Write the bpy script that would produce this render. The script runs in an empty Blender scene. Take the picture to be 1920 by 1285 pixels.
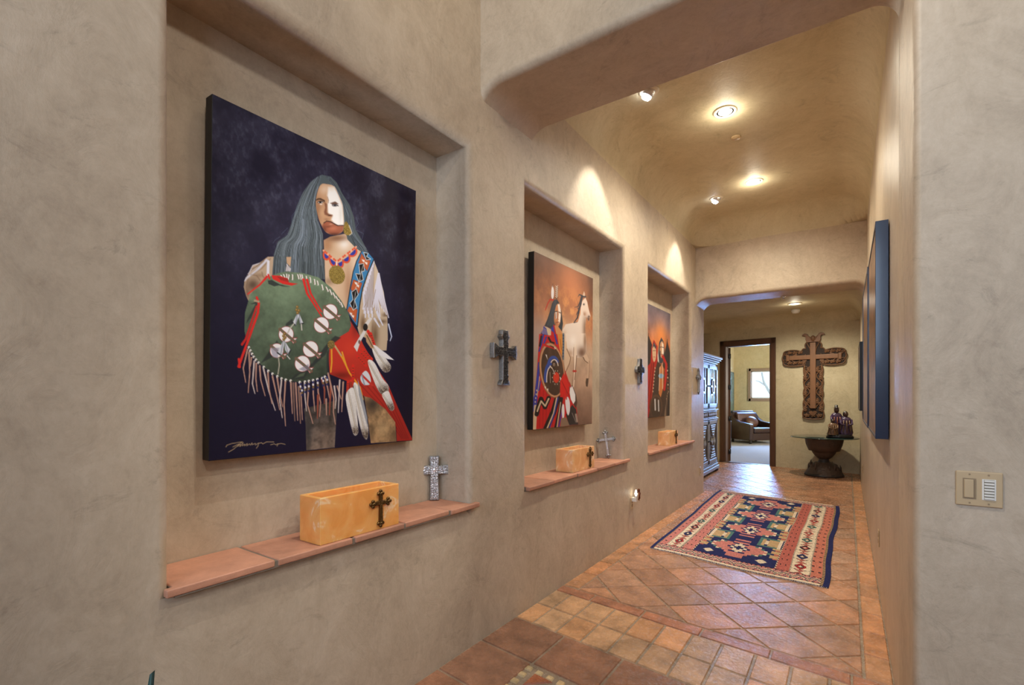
import bpy, bmesh, math, random
import numpy as np
from mathutils import Vector, Matrix

random.seed(7)
rng = np.random.default_rng(11)
SC = bpy.context.scene
COL = SC.collection
PI = math.pi
R = math.radians

# ------------------------------------------------------------------ helpers
def lin(c):
    c = c / 255.0
    return c / 12.92 if c <= 0.04045 else ((c + 0.055) / 1.055) ** 2.4

def rgb(r, g, b):
    return (lin(r), lin(g), lin(b), 1.0)

class MB:
    """collects shapes into one mesh"""
    def __init__(self):
        self.bm = bmesh.new()

    def add(self, verts, faces, smooth=False):
        vs = [self.bm.verts.new(v) for v in verts]
        for f in faces:
            try:
                fc = self.bm.faces.new([vs[i] for i in f])
                fc.smooth = smooth
            except ValueError:
                pass
        return vs

    def box(self, x0, x1, y0, y1, z0, z1):
        v = [(x0, y0, z0), (x1, y0, z0), (x1, y1, z0), (x0, y1, z0),
             (x0, y0, z1), (x1, y0, z1), (x1, y1, z1), (x0, y1, z1)]
        f = [(0, 3, 2, 1), (4, 5, 6, 7), (0, 1, 5, 4), (1, 2, 6, 5), (2, 3, 7, 6), (3, 0, 4, 7)]
        return self.add(v, f)

    def prism(self, pts, d0, d1, axis='Y'):
        """polygon in XZ extruded along Y (axis Y), in YZ along X (axis X), in XY along Z (axis Z)"""
        n = len(pts)
        def m(p, d):
            if axis == 'Y':
                return (p[0], d, p[1])
            if axis == 'X':
                return (d, p[0], p[1])
            return (p[0], p[1], d)
        v = [m(p, d0) for p in pts] + [m(p, d1) for p in pts]
        f = [tuple(range(n)), tuple(range(2 * n - 1, n - 1, -1))]
        for i in range(n):
            j = (i + 1) % n
            f.append((i, i + n, j + n, j))
        return self.add(v, f)

    def lathe(self, prof, n=32, c=(0, 0, 0), axis='Z', smooth=True, jitter=0.0):
        """profile of (radius, height)"""
        v, f = [], []
        for k, (r, h) in enumerate(prof):
            for i in range(n):
                a = 2 * PI * i / n
                rr = r * (1 + random.uniform(-jitter, jitter))
                p = (rr * math.cos(a), rr * math.sin(a), h)
                if axis == 'Y':
                    p = (p[0], p[2], p[1])
                elif axis == 'X':
                    p = (p[2], p[0], p[1])
                v.append((p[0] + c[0], p[1] + c[1], p[2] + c[2]))
        m = len(prof)
        for k in range(m - 1):
            for i in range(n):
                j = (i + 1) % n
                f.append((k * n + i, k * n + j, (k + 1) * n + j, (k + 1) * n + i))
        if prof[0][0] > 1e-5:
            f.append(tuple(range(n - 1, -1, -1)))
        if prof[-1][0] > 1e-5:
            f.append(tuple((m - 1) * n + i for i in range(n)))
        return self.add(v, f, smooth)

    def ball(self, c, r, n=10, m=7, s=(1, 1, 1)):
        prof = [(max(1e-6, r * math.sin(PI * k / m)), -r * math.cos(PI * k / m)) for k in range(m + 1)]
        v, f = [], []
        for (pr, h) in prof:
            for i in range(n):
                a = 2 * PI * i / n
                v.append((c[0] + pr * math.cos(a) * s[0], c[1] + pr * math.sin(a) * s[1], c[2] + h * s[2]))
        for k in range(m):
            for i in range(n):
                j = (i + 1) % n
                f.append((k * n + i, k * n + j, (k + 1) * n + j, (k + 1) * n + i))
        return self.add(v, f, True)

    def tube(self, pts, r, n=8, taper=None, smooth=True):
        pts = [Vector(p) for p in pts]
        v, f = [], []
        m = len(pts)
        prev = None
        for k, p in enumerate(pts):
            t = (pts[min(k + 1, m - 1)] - pts[max(k - 1, 0)]).normalized()
            if prev is None:
                a = Vector((0, 0, 1)) if abs(t.z) < 0.9 else Vector((1, 0, 0))
                u = t.cross(a).normalized()
            else:
                u = (prev - t * prev.dot(t)).normalized()
            prev = u
            w = t.cross(u)
            rr = r if taper is None else r + (taper - r) * k / (m - 1)
            for i in range(n):
                an = 2 * PI * i / n
                q = p + (u * math.cos(an) + w * math.sin(an)) * rr
                v.append(tuple(q))
        for k in range(m - 1):
            for i in range(n):
                j = (i + 1) % n
                f.append((k * n + i, k * n + j, (k + 1) * n + j, (k + 1) * n + i))
        f.append(tuple(range(n - 1, -1, -1)))
        f.append(tuple((m - 1) * n + i for i in range(n)))
        return self.add(v, f, smooth)

    def build(self, name, mat, parent=None, bevel=0.0, seg=2, angle=35, subsurf=0, smooth_angle=None):
        bmesh.ops.recalc_face_normals(self.bm, faces=self.bm.faces[:])
        me = bpy.data.meshes.new(name)
        self.bm.to_mesh(me)
        self.bm.free()
        o = bpy.data.objects.new(name, me)
        COL.objects.link(o)
        me.materials.append(mat)
        if parent is not None:
            o.parent = parent
        if bevel > 0:
            md = o.modifiers.new('bevel', 'BEVEL')
            md.width = bevel
            md.segments = seg
            md.limit_method = 'ANGLE'
            md.angle_limit = R(angle)
            md.harden_normals = False
            for p in me.polygons:
                p.use_smooth = True
            wn = o.modifiers.new('wn', 'WEIGHTED_NORMAL')
            wn.keep_sharp = True
        if subsurf:
            md = o.modifiers.new('sub', 'SUBSURF')
            md.levels = subsurf
            md.render_levels = subsurf
            for p in me.polygons:
                p.use_smooth = True
        return o

def thing(name, label, cat, loc=(0, 0, 0), rotz=0.0, group=None, rot=None):
    o = bpy.data.objects.new(name, None)
    COL.objects.link(o)
    o.empty_display_size = 0.05
    o.location = loc
    o.rotation_euler = rot if rot is not None else (0, 0, rotz)
    o['label'] = label
    o['category'] = cat
    if group:
        o['group'] = group
    return o

def tag(o, label, cat, group=None):
    o['label'] = label
    o['category'] = cat
    if group:
        o['group'] = group
    return o

def struct(o, label=None):
    o['kind'] = 'structure'
    if label:
        o['label'] = label
    return o

def copy_tree(o, parent=None):
    c = o.copy()
    COL.objects.link(c)
    if parent is not None:
        c.parent = parent
    for ch in list(o.children):
        copy_tree(ch, c)
    return c

def arc(cx, cz, r, a0, a1, n=8):
    return [(cx + r * math.cos(R(a0 + (a1 - a0) * k / n)), cz + r * math.sin(R(a0 + (a1 - a0) * k / n))) for k in range(n + 1)]

# ------------------------------------------------------------------ materials
def new_mat(name):
    m = bpy.data.materials.new(name)
    m.use_nodes = True
    nt = m.node_tree
    for n in list(nt.nodes):
        nt.nodes.remove(n)
    out = nt.nodes.new('ShaderNodeOutputMaterial')
    b = nt.nodes.new('ShaderNodeBsdfPrincipled')
    nt.links.new(b.outputs[0], out.inputs[0])
    return m, nt, b

def simple(name, col, rough=0.5, metal=0.0, noise=0.0, scale=8.0, bump=0.0, bscale=60.0, spec=0.5, coat=0.0, trans=0.0, stretch=None):
    m, nt, b = new_mat(name)
    b.inputs['Roughness'].default_value = rough
    b.inputs['Metallic'].default_value = metal
    b.inputs['Specular IOR Level'].default_value = spec
    if coat:
        b.inputs['Coat Weight'].default_value = coat
        b.inputs['Coat Roughness'].default_value = 0.12
    if trans:
        b.inputs['Transmission Weight'].default_value = trans
    tc = nt.nodes.new('ShaderNodeTexCoord')
    mp = nt.nodes.new('ShaderNodeMapping')
    nt.links.new(tc.outputs['Object'], mp.inputs[0])
    if stretch:
        mp.inputs['Scale'].default_value = stretch
    if noise > 0:
        nz = nt.nodes.new('ShaderNodeTexNoise')
        nz.inputs['Scale'].default_value = scale
        nz.inputs['Detail'].default_value = 6
        nt.links.new(mp.outputs[0], nz.inputs['Vector'])
        mx = nt.nodes.new('ShaderNodeMix')
        mx.data_type = 'RGBA'
        mx.inputs['A'].default_value = tuple(max(0, c * (1 - noise)) for c in col[:3]) + (1,)
        mx.inputs['B'].default_value = tuple(min(1, c * (1 + noise)) for c in col[:3]) + (1,)
        nt.links.new(nz.outputs['Fac'], mx.inputs['Factor'])
        nt.links.new(mx.outputs['Result'], b.inputs['Base Color'])
    else:
        b.inputs['Base Color'].default_value = col
    if bump > 0:
        n2 = nt.nodes.new('ShaderNodeTexNoise')
        n2.inputs['Scale'].default_value = bscale
        n2.inputs['Detail'].default_value = 5
        nt.links.new(mp.outputs[0], n2.inputs['Vector'])
        bp = nt.nodes.new('ShaderNodeBump')
        bp.inputs['Strength'].default_value = bump
        bp.inputs['Distance'].default_value = 0.01
        nt.links.new(n2.outputs['Fac'], bp.inputs['Height'])
        nt.links.new(bp.outputs[0], b.inputs['Normal'])
    return m

def plaster(name, dark, mid, light, rough=0.55, bump=0.2, marks=0.6):
    """hand-trowelled tinted plaster: broad clouds, trowel sweeps, brown scuffs and fine grain"""
    m, nt, b = new_mat(name)
    L = nt.links
    tc = nt.nodes.new('ShaderNodeTexCoord')
    def noise(scale, detail, rough_, dist, stretch=(1, 1, 1), kind='FBM', off=0.0):
        mp = nt.nodes.new('ShaderNodeMapping')
        mp.inputs['Scale'].default_value = stretch
        mp.inputs['Location'].default_value = (off, off * 1.7, off * .6)
        L.new(tc.outputs['Object'], mp.inputs[0])
        n = nt.nodes.new('ShaderNodeTexNoise')
        n.noise_type = kind
        n.inputs['Scale'].default_value = scale
        n.inputs['Detail'].default_value = detail
        n.inputs['Roughness'].default_value = rough_
        n.inputs['Distortion'].default_value = dist
        L.new(mp.outputs[0], n.inputs['Vector'])
        return n.outputs['Fac']
    def mixf(a, c, f):
        x = nt.nodes.new('ShaderNodeMix'); x.data_type = 'FLOAT'
        x.inputs['Factor'].default_value = f
        L.new(a, x.inputs['A']); L.new(c, x.inputs['B'])
        return x.outputs['Result']
    cloud = noise(1.5, 10, .62, .8)
    sweep = noise(5.0, 10, .74, 1.5, (1.0, 1.0, .7), off=3.1)
    grain = noise(48, 6, .7, .3, (1, 1, .8), off=7.7)
    fac = mixf(mixf(cloud, sweep, .5), grain, .22)
    cr = nt.nodes.new('ShaderNodeValToRGB')
    e = cr.color_ramp.elements
    e[0].position, e[0].color = 0.34, dark
    e[1].position, e[1].color = 0.66, light
    k = cr.color_ramp.elements.new(0.5)
    k.color = mid
    L.new(fac, cr.inputs['Fac'])
    scuff = noise(3.2, 12, .78, 2.2, (1.0, 1.0, 1.6), off=11.3)
    sr = nt.nodes.new('ShaderNodeMapRange')
    sr.inputs['From Min'].default_value = .56
    sr.inputs['From Max'].default_value = .74
    sr.inputs['To Max'].default_value = marks
    L.new(scuff, sr.inputs['Value'])
    mx = nt.nodes.new('ShaderNodeMix'); mx.data_type = 'RGBA'
    mx.inputs['B'].default_value = tuple(c * .55 for c in dark[:3]) + (1,)
    L.new(sr.outputs[0], mx.inputs['Factor'])
    L.new(cr.outputs['Color'], mx.inputs['A'])
    L.new(mx.outputs['Result'], b.inputs['Base Color'])
    b.inputs['Roughness'].default_value = rough
    b.inputs['Specular IOR Level'].default_value = 0.4
    bp = nt.nodes.new('ShaderNodeBump')
    bp.inputs['Strength'].default_value = bump
    bp.inputs['Distance'].default_value = 0.03
    L.new(mixf(sweep, grain, .12), bp.inputs['Height'])
    L.new(bp.outputs[0], b.inputs['Normal'])
    return m

def attr_mat(name, rough=0.5, noise=0.0, scale=20.0, bump=0.0, bscale=80.0, spec=0.5, coat=0.0, stretch=(1, 1, 1), bdist=0.01, rvar=0.0):
    """base colour from the mesh's own colour attribute 'tint'"""
    m, nt, b = new_mat(name)
    L = nt.links
    at = nt.nodes.new('ShaderNodeAttribute')
    at.attribute_name = 'tint'
    tc = nt.nodes.new('ShaderNodeTexCoord')
    mp = nt.nodes.new('ShaderNodeMapping')
    mp.inputs['Scale'].default_value = stretch
    L.new(tc.outputs['Object'], mp.inputs[0])
    src = at.outputs['Color']
    if noise > 0:
        nz = nt.nodes.new('ShaderNodeTexNoise')
        nz.inputs['Scale'].default_value = scale
        nz.inputs['Detail'].default_value = 8
        nz.inputs['Roughness'].default_value = 0.65
        L.new(mp.outputs[0], nz.inputs['Vector'])
        mr = nt.nodes.new('ShaderNodeMapRange')
        mr.inputs['From Min'].default_value = 0.3
        mr.inputs['From Max'].default_value = 0.7
        mr.inputs['To Min'].default_value = 1 - noise
        mr.inputs['To Max'].default_value = 1 + noise
        L.new(nz.outputs['Fac'], mr.inputs['Value'])
        mx = nt.nodes.new('ShaderNodeVectorMath')
        mx.operation = 'SCALE'
        L.new(src, mx.inputs[0])
        L.new(mr.outputs[0], mx.inputs['Scale'])
        src = mx.outputs[0]
    L.new(src, b.inputs['Base Color'])
    b.inputs['Roughness'].default_value = rough
    b.inputs['Specular IOR Level'].default_value = spec
    if coat:
        b.inputs['Coat Weight'].default_value = coat
        b.inputs['Coat Roughness'].default_value = 0.1
    if bump > 0:
        n2 = nt.nodes.new('ShaderNodeTexNoise')
        n2.inputs['Scale'].default_value = bscale
        n2.inputs['Detail'].default_value = 6
        n2.inputs['Roughness'].default_value = 0.6
        L.new(mp.outputs[0], n2.inputs['Vector'])
        bp = nt.nodes.new('ShaderNodeBump')
        bp.inputs['Strength'].default_value = bump
        bp.inputs['Distance'].default_value = bdist
        L.new(n2.outputs['Fac'], bp.inputs['Height'])
        L.new(bp.outputs[0], b.inputs['Normal'])
        if rvar > 0:
            mr2 = nt.nodes.new('ShaderNodeMapRange')
            mr2.inputs['From Min'].default_value = 0.3
            mr2.inputs['From Max'].default_value = 0.7
            mr2.inputs['To Min'].default_value = max(0.02, rough - rvar)
            mr2.inputs['To Max'].default_value = rough + rvar
            L.new(n2.outputs['Fac'], mr2.inputs['Value'])
            L.new(mr2.outputs[0], b.inputs['Roughness'])
    return m

def emission(name, col, strength):
    m = bpy.data.materials.new(name)
    m.use_nodes = True
    nt = m.node_tree
    for n in list(nt.nodes):
        nt.nodes.remove(n)
    out = nt.nodes.new('ShaderNodeOutputMaterial')
    e = nt.nodes.new('ShaderNodeEmission')
    e.inputs[0].default_value = col
    e.inputs[1].default_value = strength
    nt.links.new(e.outputs[0], out.inputs[0])
    return m

def tint_faces(o, cols):
    """one colour per polygon, stored on the face corners"""
    me = o.data
    at = me.color_attributes.new('tint', 'FLOAT_COLOR', 'CORNER')
    buf = np.ones((len(me.loops), 4), dtype=np.float32)
    for p in me.polygons:
        buf[p.loop_start:p.loop_start + p.loop_total] = cols[p.index]
    at.data.foreach_set('color', buf.ravel())

M = {}
M['wall'] = plaster('tinted_plaster', rgb(164, 147, 127), rgb(190, 173, 151), rgb(208, 192, 171), rough=.5)
M['wall_waxed'] = plaster('waxed_plaster', rgb(164, 147, 127), rgb(190, 173, 151), rgb(208, 192, 171), rough=.34)
M['ceil'] = plaster('bounce_tinted_plaster', rgb(182, 168, 134), rgb(203, 189, 156), rgb(216, 204, 174), rough=0.6)  # the walls' plaster with warm bounced light put into its colour
M['far_wall'] = plaster('far_plaster', rgb(180, 166, 134), rgb(200, 187, 154), rgb(214, 203, 172))
M['office_wall'] = plaster('office_plaster', rgb(190, 174, 132), rgb(206, 190, 146), rgb(218, 204, 164), bump=0.05)
M['wood_trim'] = simple('walnut_trim', rgb(88, 58, 38), 0.4, noise=0.35, scale=6, stretch=(8, 8, 1))
M['black'] = simple('black_canvas_edge', rgb(26, 26, 28), 0.55)
M['frame_black'] = simple('satin_black_frame', rgb(22, 24, 28), 0.35)
M['frame_blue_sheen'] = simple('black_frame_painted_sheen', rgb(20, 42, 78), 0.3, coat=.4)  # black frame, the window's blue reflection put into its base colour
M['silver'] = simple('polished_pewter', rgb(226, 226, 232), 0.18, metal=.72, noise=0.2, scale=60, bump=.3, bscale=160)
M['pewter'] = simple('aged_pewter', rgb(150, 148, 147), 0.3, metal=.95, noise=0.5, scale=90, bump=0.5, bscale=220)
M['pewter_dark'] = simple('darkened_pewter', rgb(70, 68, 68), 0.42, metal=1.0, noise=0.6, scale=120, bump=0.8, bscale=260)
M['bronze'] = simple('bronze_ornament', rgb(112, 86, 52), 0.32, metal=1.0, noise=0.5, scale=80)
M['grout'] = simple('grey_grout', rgb(128, 116, 102), 0.85, noise=0.15, scale=30)
M['white_plastic'] = simple('white_plastic', rgb(232, 228, 220), 0.4)
M['ivory_plastic'] = simple('ivory_plastic', rgb(196, 172, 136), 0.35)
M['ivory_dark'] = simple('ivory_recess', rgb(150, 128, 98), 0.5)
M['glass'] = simple('clear_glass', (0.9, 0.96, 0.94, 1), 0.02, trans=1.0)
M['glass'].node_tree.nodes['Principled BSDF'].inputs['IOR'].default_value = 1.45
# ------------------------------------------------------------------ the shell
XL, XR = -1.73, 0.19          # hall walls
NICHES = [(0.64, 2.09, 0.05), (2.675, 4.36, 0.038), (5.06, 6.75, 0.038)]   # y0, y1, rounding of the head
NZ0, NZ1, NX = 0.778, 2.80, -1.98
CEIL = 3.75

def cells(xs, ys, zs, solid):
    """solid of axis-aligned cells, outer faces only, shared vertices"""
    bm = bmesh.new()
    V = {}
    def vert(i, j, k):
        if (i, j, k) not in V:
            V[(i, j, k)] = bm.verts.new((xs[i], ys[j], zs[k]))
        return V[(i, j, k)]
    nx, ny, nz = len(xs) - 1, len(ys) - 1, len(zs) - 1
    def s(i, j, k):
        return 0 <= i < nx and 0 <= j < ny and 0 <= k < nz and solid(i, j, k)
    for i in range(nx):
        for j in range(ny):
            for k in range(nz):
                if not s(i, j, k):
                    continue
                if not s(i - 1, j, k): bm.faces.new([vert(i, j, k), vert(i, j, k + 1), vert(i, j + 1, k + 1), vert(i, j + 1, k)])
                if not s(i + 1, j, k): bm.faces.new([vert(i + 1, j, k), vert(i + 1, j + 1, k), vert(i + 1, j + 1, k + 1), vert(i + 1, j, k + 1)])
                if not s(i, j - 1, k): bm.faces.new([vert(i, j, k), vert(i + 1, j, k), vert(i + 1, j, k + 1), vert(i, j, k + 1)])
                if not s(i, j + 1, k): bm.faces.new([vert(i, j + 1, k), vert(i, j + 1, k + 1), vert(i + 1, j + 1, k + 1), vert(i + 1, j + 1, k)])
                if not s(i, j, k - 1): bm.faces.new([vert(i, j, k), vert(i, j + 1, k), vert(i + 1, j + 1, k), vert(i + 1, j, k)])
                if not s(i, j, k + 1): bm.faces.new([vert(i, j, k + 1), vert(i + 1, j, k + 1), vert(i + 1, j + 1, k + 1), vert(i, j + 1, k + 1)])
    return bm

def weighted(bm, name, mat, fn, width=0.12, seg=6):
    """links the mesh with a bevel whose radius on each edge is width * fn(edge)"""
    bm.normal_update()
    bmesh.ops.recalc_face_normals(bm, faces=bm.faces[:])
    me = bpy.data.meshes.new(name)
    ws = [max(0.0, min(1.0, fn(e))) for e in bm.edges]
    sharp = [w == 0 and len(e.link_faces) == 2 and e.calc_face_angle(0) > .5 for w, e in zip(ws, bm.edges)]
    bm.to_mesh(me)
    bm.free()
    at = me.attributes.new('bevel_weight_edge', 'FLOAT', 'EDGE')
    at.data.foreach_set('value', np.array(ws, dtype=np.float32))
    sa = me.attributes.new('sharp_edge', 'BOOLEAN', 'EDGE')
    sa.data.foreach_set('value', np.array(sharp, dtype=bool))
    o = bpy.data.objects.new(name, me)
    COL.objects.link(o)
    me.materials.append(mat)
    md = o.modifiers.new('bevel', 'BEVEL')
    md.limit_method = 'WEIGHT'
    md.width = width
    md.segments = seg
    md.use_clamp_overlap = False
    for p in me.polygons:
        p.use_smooth = True
    o.modifiers.new('wn', 'WEIGHTED_NORMAL').keep_sharp = True
    return struct(o)

ys = [-4.0]
for n in NICHES:
    ys += [n[0], n[1]]
ys.append(7.5)
zs = [0.0, NZ0, NZ1, 4.2]
bm = cells([-2.25, NX, XL], ys, zs, lambda i, j, k: not (i == 1 and k == 1 and j in (1, 3, 5)))
def wl(e):
    a, b = e.verts[0].co, e.verts[1].co
    if abs(a.x - XL) > 1e-4 or abs(b.x - XL) > 1e-4:
        return 0
    if abs(a.y - 7.5) < 1e-4 and abs(b.y - 7.5) < 1e-4:
        return 0.4
    m = (a + b) / 2
    for n in NICHES:
        if n[0] - 1e-4 <= m.y <= n[1] + 1e-4 and NZ0 - 1e-4 <= m.z <= NZ1 + 1e-4:
            if abs(m.z - NZ1) < 1e-4:
                return n[2] / 0.12
            if abs(m.z - NZ0) < 1e-4:
                return 0.0
            return n[2] / 0.12 if n[2] < .045 else .30
    return 0
weighted(bm, 'wall_left', M['wall'], wl)

def opening_wall(name, outline, y0, y1, front, back, mat, is_edge):
    mb = MB()
    mb.prism(outline, y0, y1, 'Y')
    bm = mb.bm
    def fn(e):
        a, b = e.verts[0].co, e.verts[1].co
        if abs(a.y - b.y) > 1e-5 or not (is_edge(a) and is_edge(b)):
            return 0
        w = front if abs(a.y - y0) < 1e-5 else back
        if min(a.z, b.z) < 0.5:
            w = w * .6 if abs(a.y - y0) < 1e-5 else 0.0
        return w / 0.12
    return weighted(bm, name, mat, fn, seg=5)

# cross wall with the big opening into the hall
HZ = 3.17
out = [(-1.80, 4.2), (-1.80, HZ - 0.16), (-1.765, HZ - 0.16)] + arc(-1.605, HZ - 0.16, 0.16, 180, 90, 10) + arc(XR - 0.11, HZ - 0.11, 0.11, 90, 0, 8) + [(XR, 0.0), (3.4, 0.0), (3.4, 4.2)]
opening_wall('wall_front', out, 2.19, 2.75, 0.04, 0.012, M['wall'],
             lambda c: -1.77 <= c.x <= XR + 1e-4 and c.z <= HZ + 1e-4)
# second arch at the end of the hall
AZ = 2.745
out = [(-1.80, 3.95), (-1.80, AZ - 0.18), (-1.765, AZ - .18)] + arc(-1.585, AZ - 0.18, 0.18, 180, 90, 10) + arc(XR - 0.12, AZ - 0.12, 0.12, 90, 0, 8) + [(0.26, AZ - 0.12), (0.26, 3.95)]
opening_wall('wall_arch', out, 7.0, 7.5, 0.05, 0.02, M['wall'],
             lambda c: -1.77 <= c.x <= XR + 1e-4 and c.z <= AZ + 1e-4)

mb = MB(); mb.box(XR, 0.45, 2.749, 11.2, 0, 3.95)
struct(mb.build('wall_right', M['wall_waxed']))
mb = MB(); mb.box(3.4, 3.6, -4.0, 2.75, 0, 4.2)
struct(mb.build('wall_side', M['wall']))
mb = MB(); mb.box(-2.25, 3.6, -4.15, -4.0, 0, 2.1)
struct(mb.build('wall_back_light_block', M['wall']))  # unseen half-height wall, added to keep low sky light off the walls
mb = MB(); mb.box(-2.25, 3.6, -4.0, 2.75, 4.2, 4.3)
struct(mb.build('ceiling_entry', M['wall']))

def cove_ceiling(name, x0, x1, y0, y1, z, rl, rr, rf, mat, skew=0.0):
    """plaster ceiling that curves down into the walls left, right and at the far end"""
    cosp = [1 - math.cos(PI / 2 * k / 8) for k in range(9)]
    xs = [x0 + rl * c for c in cosp] + [x0 + rl + (x1 - x0 - rl - rr) * k / 10 for k in range(1, 10)] + [x1 - rr * c for c in reversed(cosp)]
    ysl = [y0 + (y1 - rf - y0) * k / 20 for k in range(20)] + [y1 - rf * c for c in reversed(cosp)]
    V, Fc = [], []
    for y in ysl:
        for x in xs:
            a = max(0.0, 1 - (x - x0) / rl, 0)
            r_a = rl
            if x > (x0 + x1) / 2:
                a = max(0.0, 1 - (x1 - x) / rr)
                r_a = rr
            b = max(0.0, 1 - (y1 - y) / rf)
            r = (r_a * a + rf * b) / (a + b) if a + b > 1e-9 else r_a
            d = r * (1 - math.sqrt(max(0.0, 1 - min(1.0, a * a + b * b))))
            V.append((x, y - skew * (x + 1.18), z - d + 0.006 * math.sin(x * 5.1 + y * 1.7)))
    n = len(xs)
    for j in range(len(ysl) - 1):
        for i in range(n - 1):
            Fc.append((j * n + i, (j + 1) * n + i, (j + 1) * n + i + 1, j * n + i + 1))
    mb = MB(); mb.add(V, Fc, True)
    o = mb.build(name, mat)
    return struct(o)

cove_ceiling('ceiling', XL, XR, 2.72, 7.0, CEIL, 0.29, 0.29, 0.29, M['ceil'])
cove_ceiling('ceiling_vestibule', -2.6, XR, 7.30, 10.952, 3.0, 0.22, 0.22, 0.22, M['ceil'], .15)

# vestibule: it widens to the left behind the arch
mb = MB(); mb.box(-2.75, -2.2, 7.3, 7.5, 0, 3.95)
struct(mb.build('wall_return', M['wall']))
mb = MB(); mb.box(-2.75, -2.6, 7.3, 11.6, 0, 3.95)
struct(mb.build('wall_vestibule', M['far_wall']))

FAR = Matrix.Translation((-1.18, 10.95, 0)) @ Matrix.Rotation(-math.atan(0.15), 4, 'Z')
FROT = -math.atan(0.15)
def far(s, d=0.0, z=0.0):
    """point on the far wall: s along it from the door's right side, d in front of it"""
    return FAR @ Vector((s, -d, z))
DS0, DS1, DZ = -0.97, -0.085, 2.47     # clear door opening
xs_, ys_, zs_ = [-1.75, DS0 - 0.03, DS1 + 0.03, 1.75], [0.0, 0.16], [0.0, DZ + 0.03, 3.95]
bm = cells(xs_, ys_, zs_, lambda i, j, k: not (i == 1 and k == 0))
o = weighted(bm, 'wall_far', M['far_wall'], lambda e: 0)
o.location = (-1.18, 10.95, 0); o.rotation_euler = (0, 0, FROT)

# office behind the door
mb = MB(); mb.box(-3.25, -3.1, 11.0, 17.7, 0, 3.4)
struct(mb.build('wall_office_left', M['office_wall']))
mb = MB(); mb.box(1.6, 1.75, 10.6, 17.7, 0, 3.4)
struct(mb.build('wall_office_right', M['office_wall']))
WX0, WX1, WZ0, WZ1 = -2.66, 0.55, 1.27, 2.30
bm = cells([-3.25, WX0, WX1, 1.75], [17.55, 17.7], [0, WZ0, WZ1, 3.4], lambda i, j, k: not (i == 1 and k == 1))
weighted(bm, 'wall_office_far', M['office_wall'], lambda e: 0)
mb = MB(); mb.box(-3.25, 1.75, 11.0, 17.7, 3.1, 3.2)
struct(mb.build('ceiling_office', M['office_wall']))
M['carpet'] = simple('pale_grey_carpet', rgb(160, 154, 148), 0.95, noise=0.22, scale=40, bump=0.6, bscale=300)
mb = MB(); mb.box(-3.25, 1.75, 11.03, 17.7, -0.02, 0.006)
struct(mb.build('floor_office', M['carpet']))

# ------------------------------------------------------------------ tile floor
def clip(poly, a, b, c):
    """keeps a*x + b*y <= c"""
    outp = []
    n = len(poly)
    for i in range(n):
        p, q = poly[i], poly[(i + 1) % n]
        dp, dq = a * p[0] + b * p[1] - c, a * q[0] + b * q[1] - c
        if dp <= 0:
            outp.append(p)
        if dp * dq < 0:
            t = dp / (dp - dq)
            outp.append((p[0] + (q[0] - p[0]) * t, p[1] + (q[1] - p[1]) * t))
    return outp

def inset(poly, d):
    """shrinks a convex polygon by d on every side"""
    A = sum(poly[i][0] * poly[(i + 1) % len(poly)][1] - poly[(i + 1) % len(poly)][0] * poly[i][1] for i in range(len(poly)))
    if A < 0:
        poly = poly[::-1]
    res = poly[:]
    n = len(poly)
    for i in range(n):
        p, q = poly[i], poly[(i + 1) % n]
        ex, ey = q[0] - p[0], q[1] - p[1]
        l = math.hypot(ex, ey)
        if l < 1e-6:
            continue
        nx, ny = ey / l, -ex / l
        res = clip(res, nx, ny, nx * p[0] + ny * p[1] - d)
        if len(res) < 3:
            return []
    return res

def area(poly):
    return 0.5 * abs(sum(poly[i][0] * poly[(i + 1) % len(poly)][1] - poly[(i + 1) % len(poly)][0] * poly[i][1] for i in range(len(poly))))

TILES = []        # polygon, colour
def tone(base, dv=0.12, hue=0.05):
    k = 1 + random.uniform(-dv, dv)
    h = random.uniform(-hue, hue)
    return (base[0] * k * (1 + h), base[1] * k, base[2] * k * (1 - h), 1)

C_DARK, C_SMALL, C_DIAG, C_EDGE = rgb(150, 104, 78), rgb(198, 150, 108), rgb(176, 130, 100), rgb(194, 138, 96)
SLOPE = 0.115                      # the tile courses run slightly askew of the walls
def sk(x, w):
    return (x, w - SLOPE * (x + 1.73))
# big dark tiles of the entry, with a pebble-framed inset
xk = [-1.73 + 0.375 * k for k in range(15)]
def in_inset(p):
    return -1.37 < p[0] < -0.70 and 1.49 < p[1] + SLOPE * (p[0] + 1.73) < 2.18
wk = [2.547 - 0.357 * k for k in range(19)]
for i in range(len(xk) - 1):
    for j in range(len(wk) - 1):
        q = [sk(xk[i], wk[j + 1]), sk(xk[i + 1], wk[j + 1]), sk(xk[i + 1], wk[j]), sk(xk[i], wk[j])]
        cx, cy = sum(p[0] for p in q) / 4, sum(p[1] for p in q) / 4
        if in_inset((cx, cy)):
            continue
        q = clip(q, 1, 0, 3.4)
        if len(q) >= 3:
            TILES.append((q, tone(C_DARK, 0.16, 0.08), 0.006))
ix0, ix1, iw0, iw1 = -1.345, -0.63, 1.49, 2.18
st = 0.066
nn = int((ix1 - ix0) / st)
PEB = []
for k in range(nn + 1):
    for (x, w) in ((ix0 + k * st, iw1 - st / 2), (ix0 + k * st, iw0 + st / 2), (ix0, iw0 + k * st), (ix1 - st / 2, iw0 + k * st)):
        if any(abs(x - a) < .05 and abs(w - b2) < .05 for a, b2 in PEB):
            continue
        PEB.append((x, w))
        h = 0.022
        q = [sk(x - h, w - h), sk(x + h, w - h * 0.8), sk(x + h * 0.85, w + h), sk(x - h, w + h * 0.9)]
        TILES.append((q, tone(rgb(206, 178, 132), 0.15), 0.002))
cx_, cw_ = (ix0 + ix1) / 2, (iw0 + iw1) / 2
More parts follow.
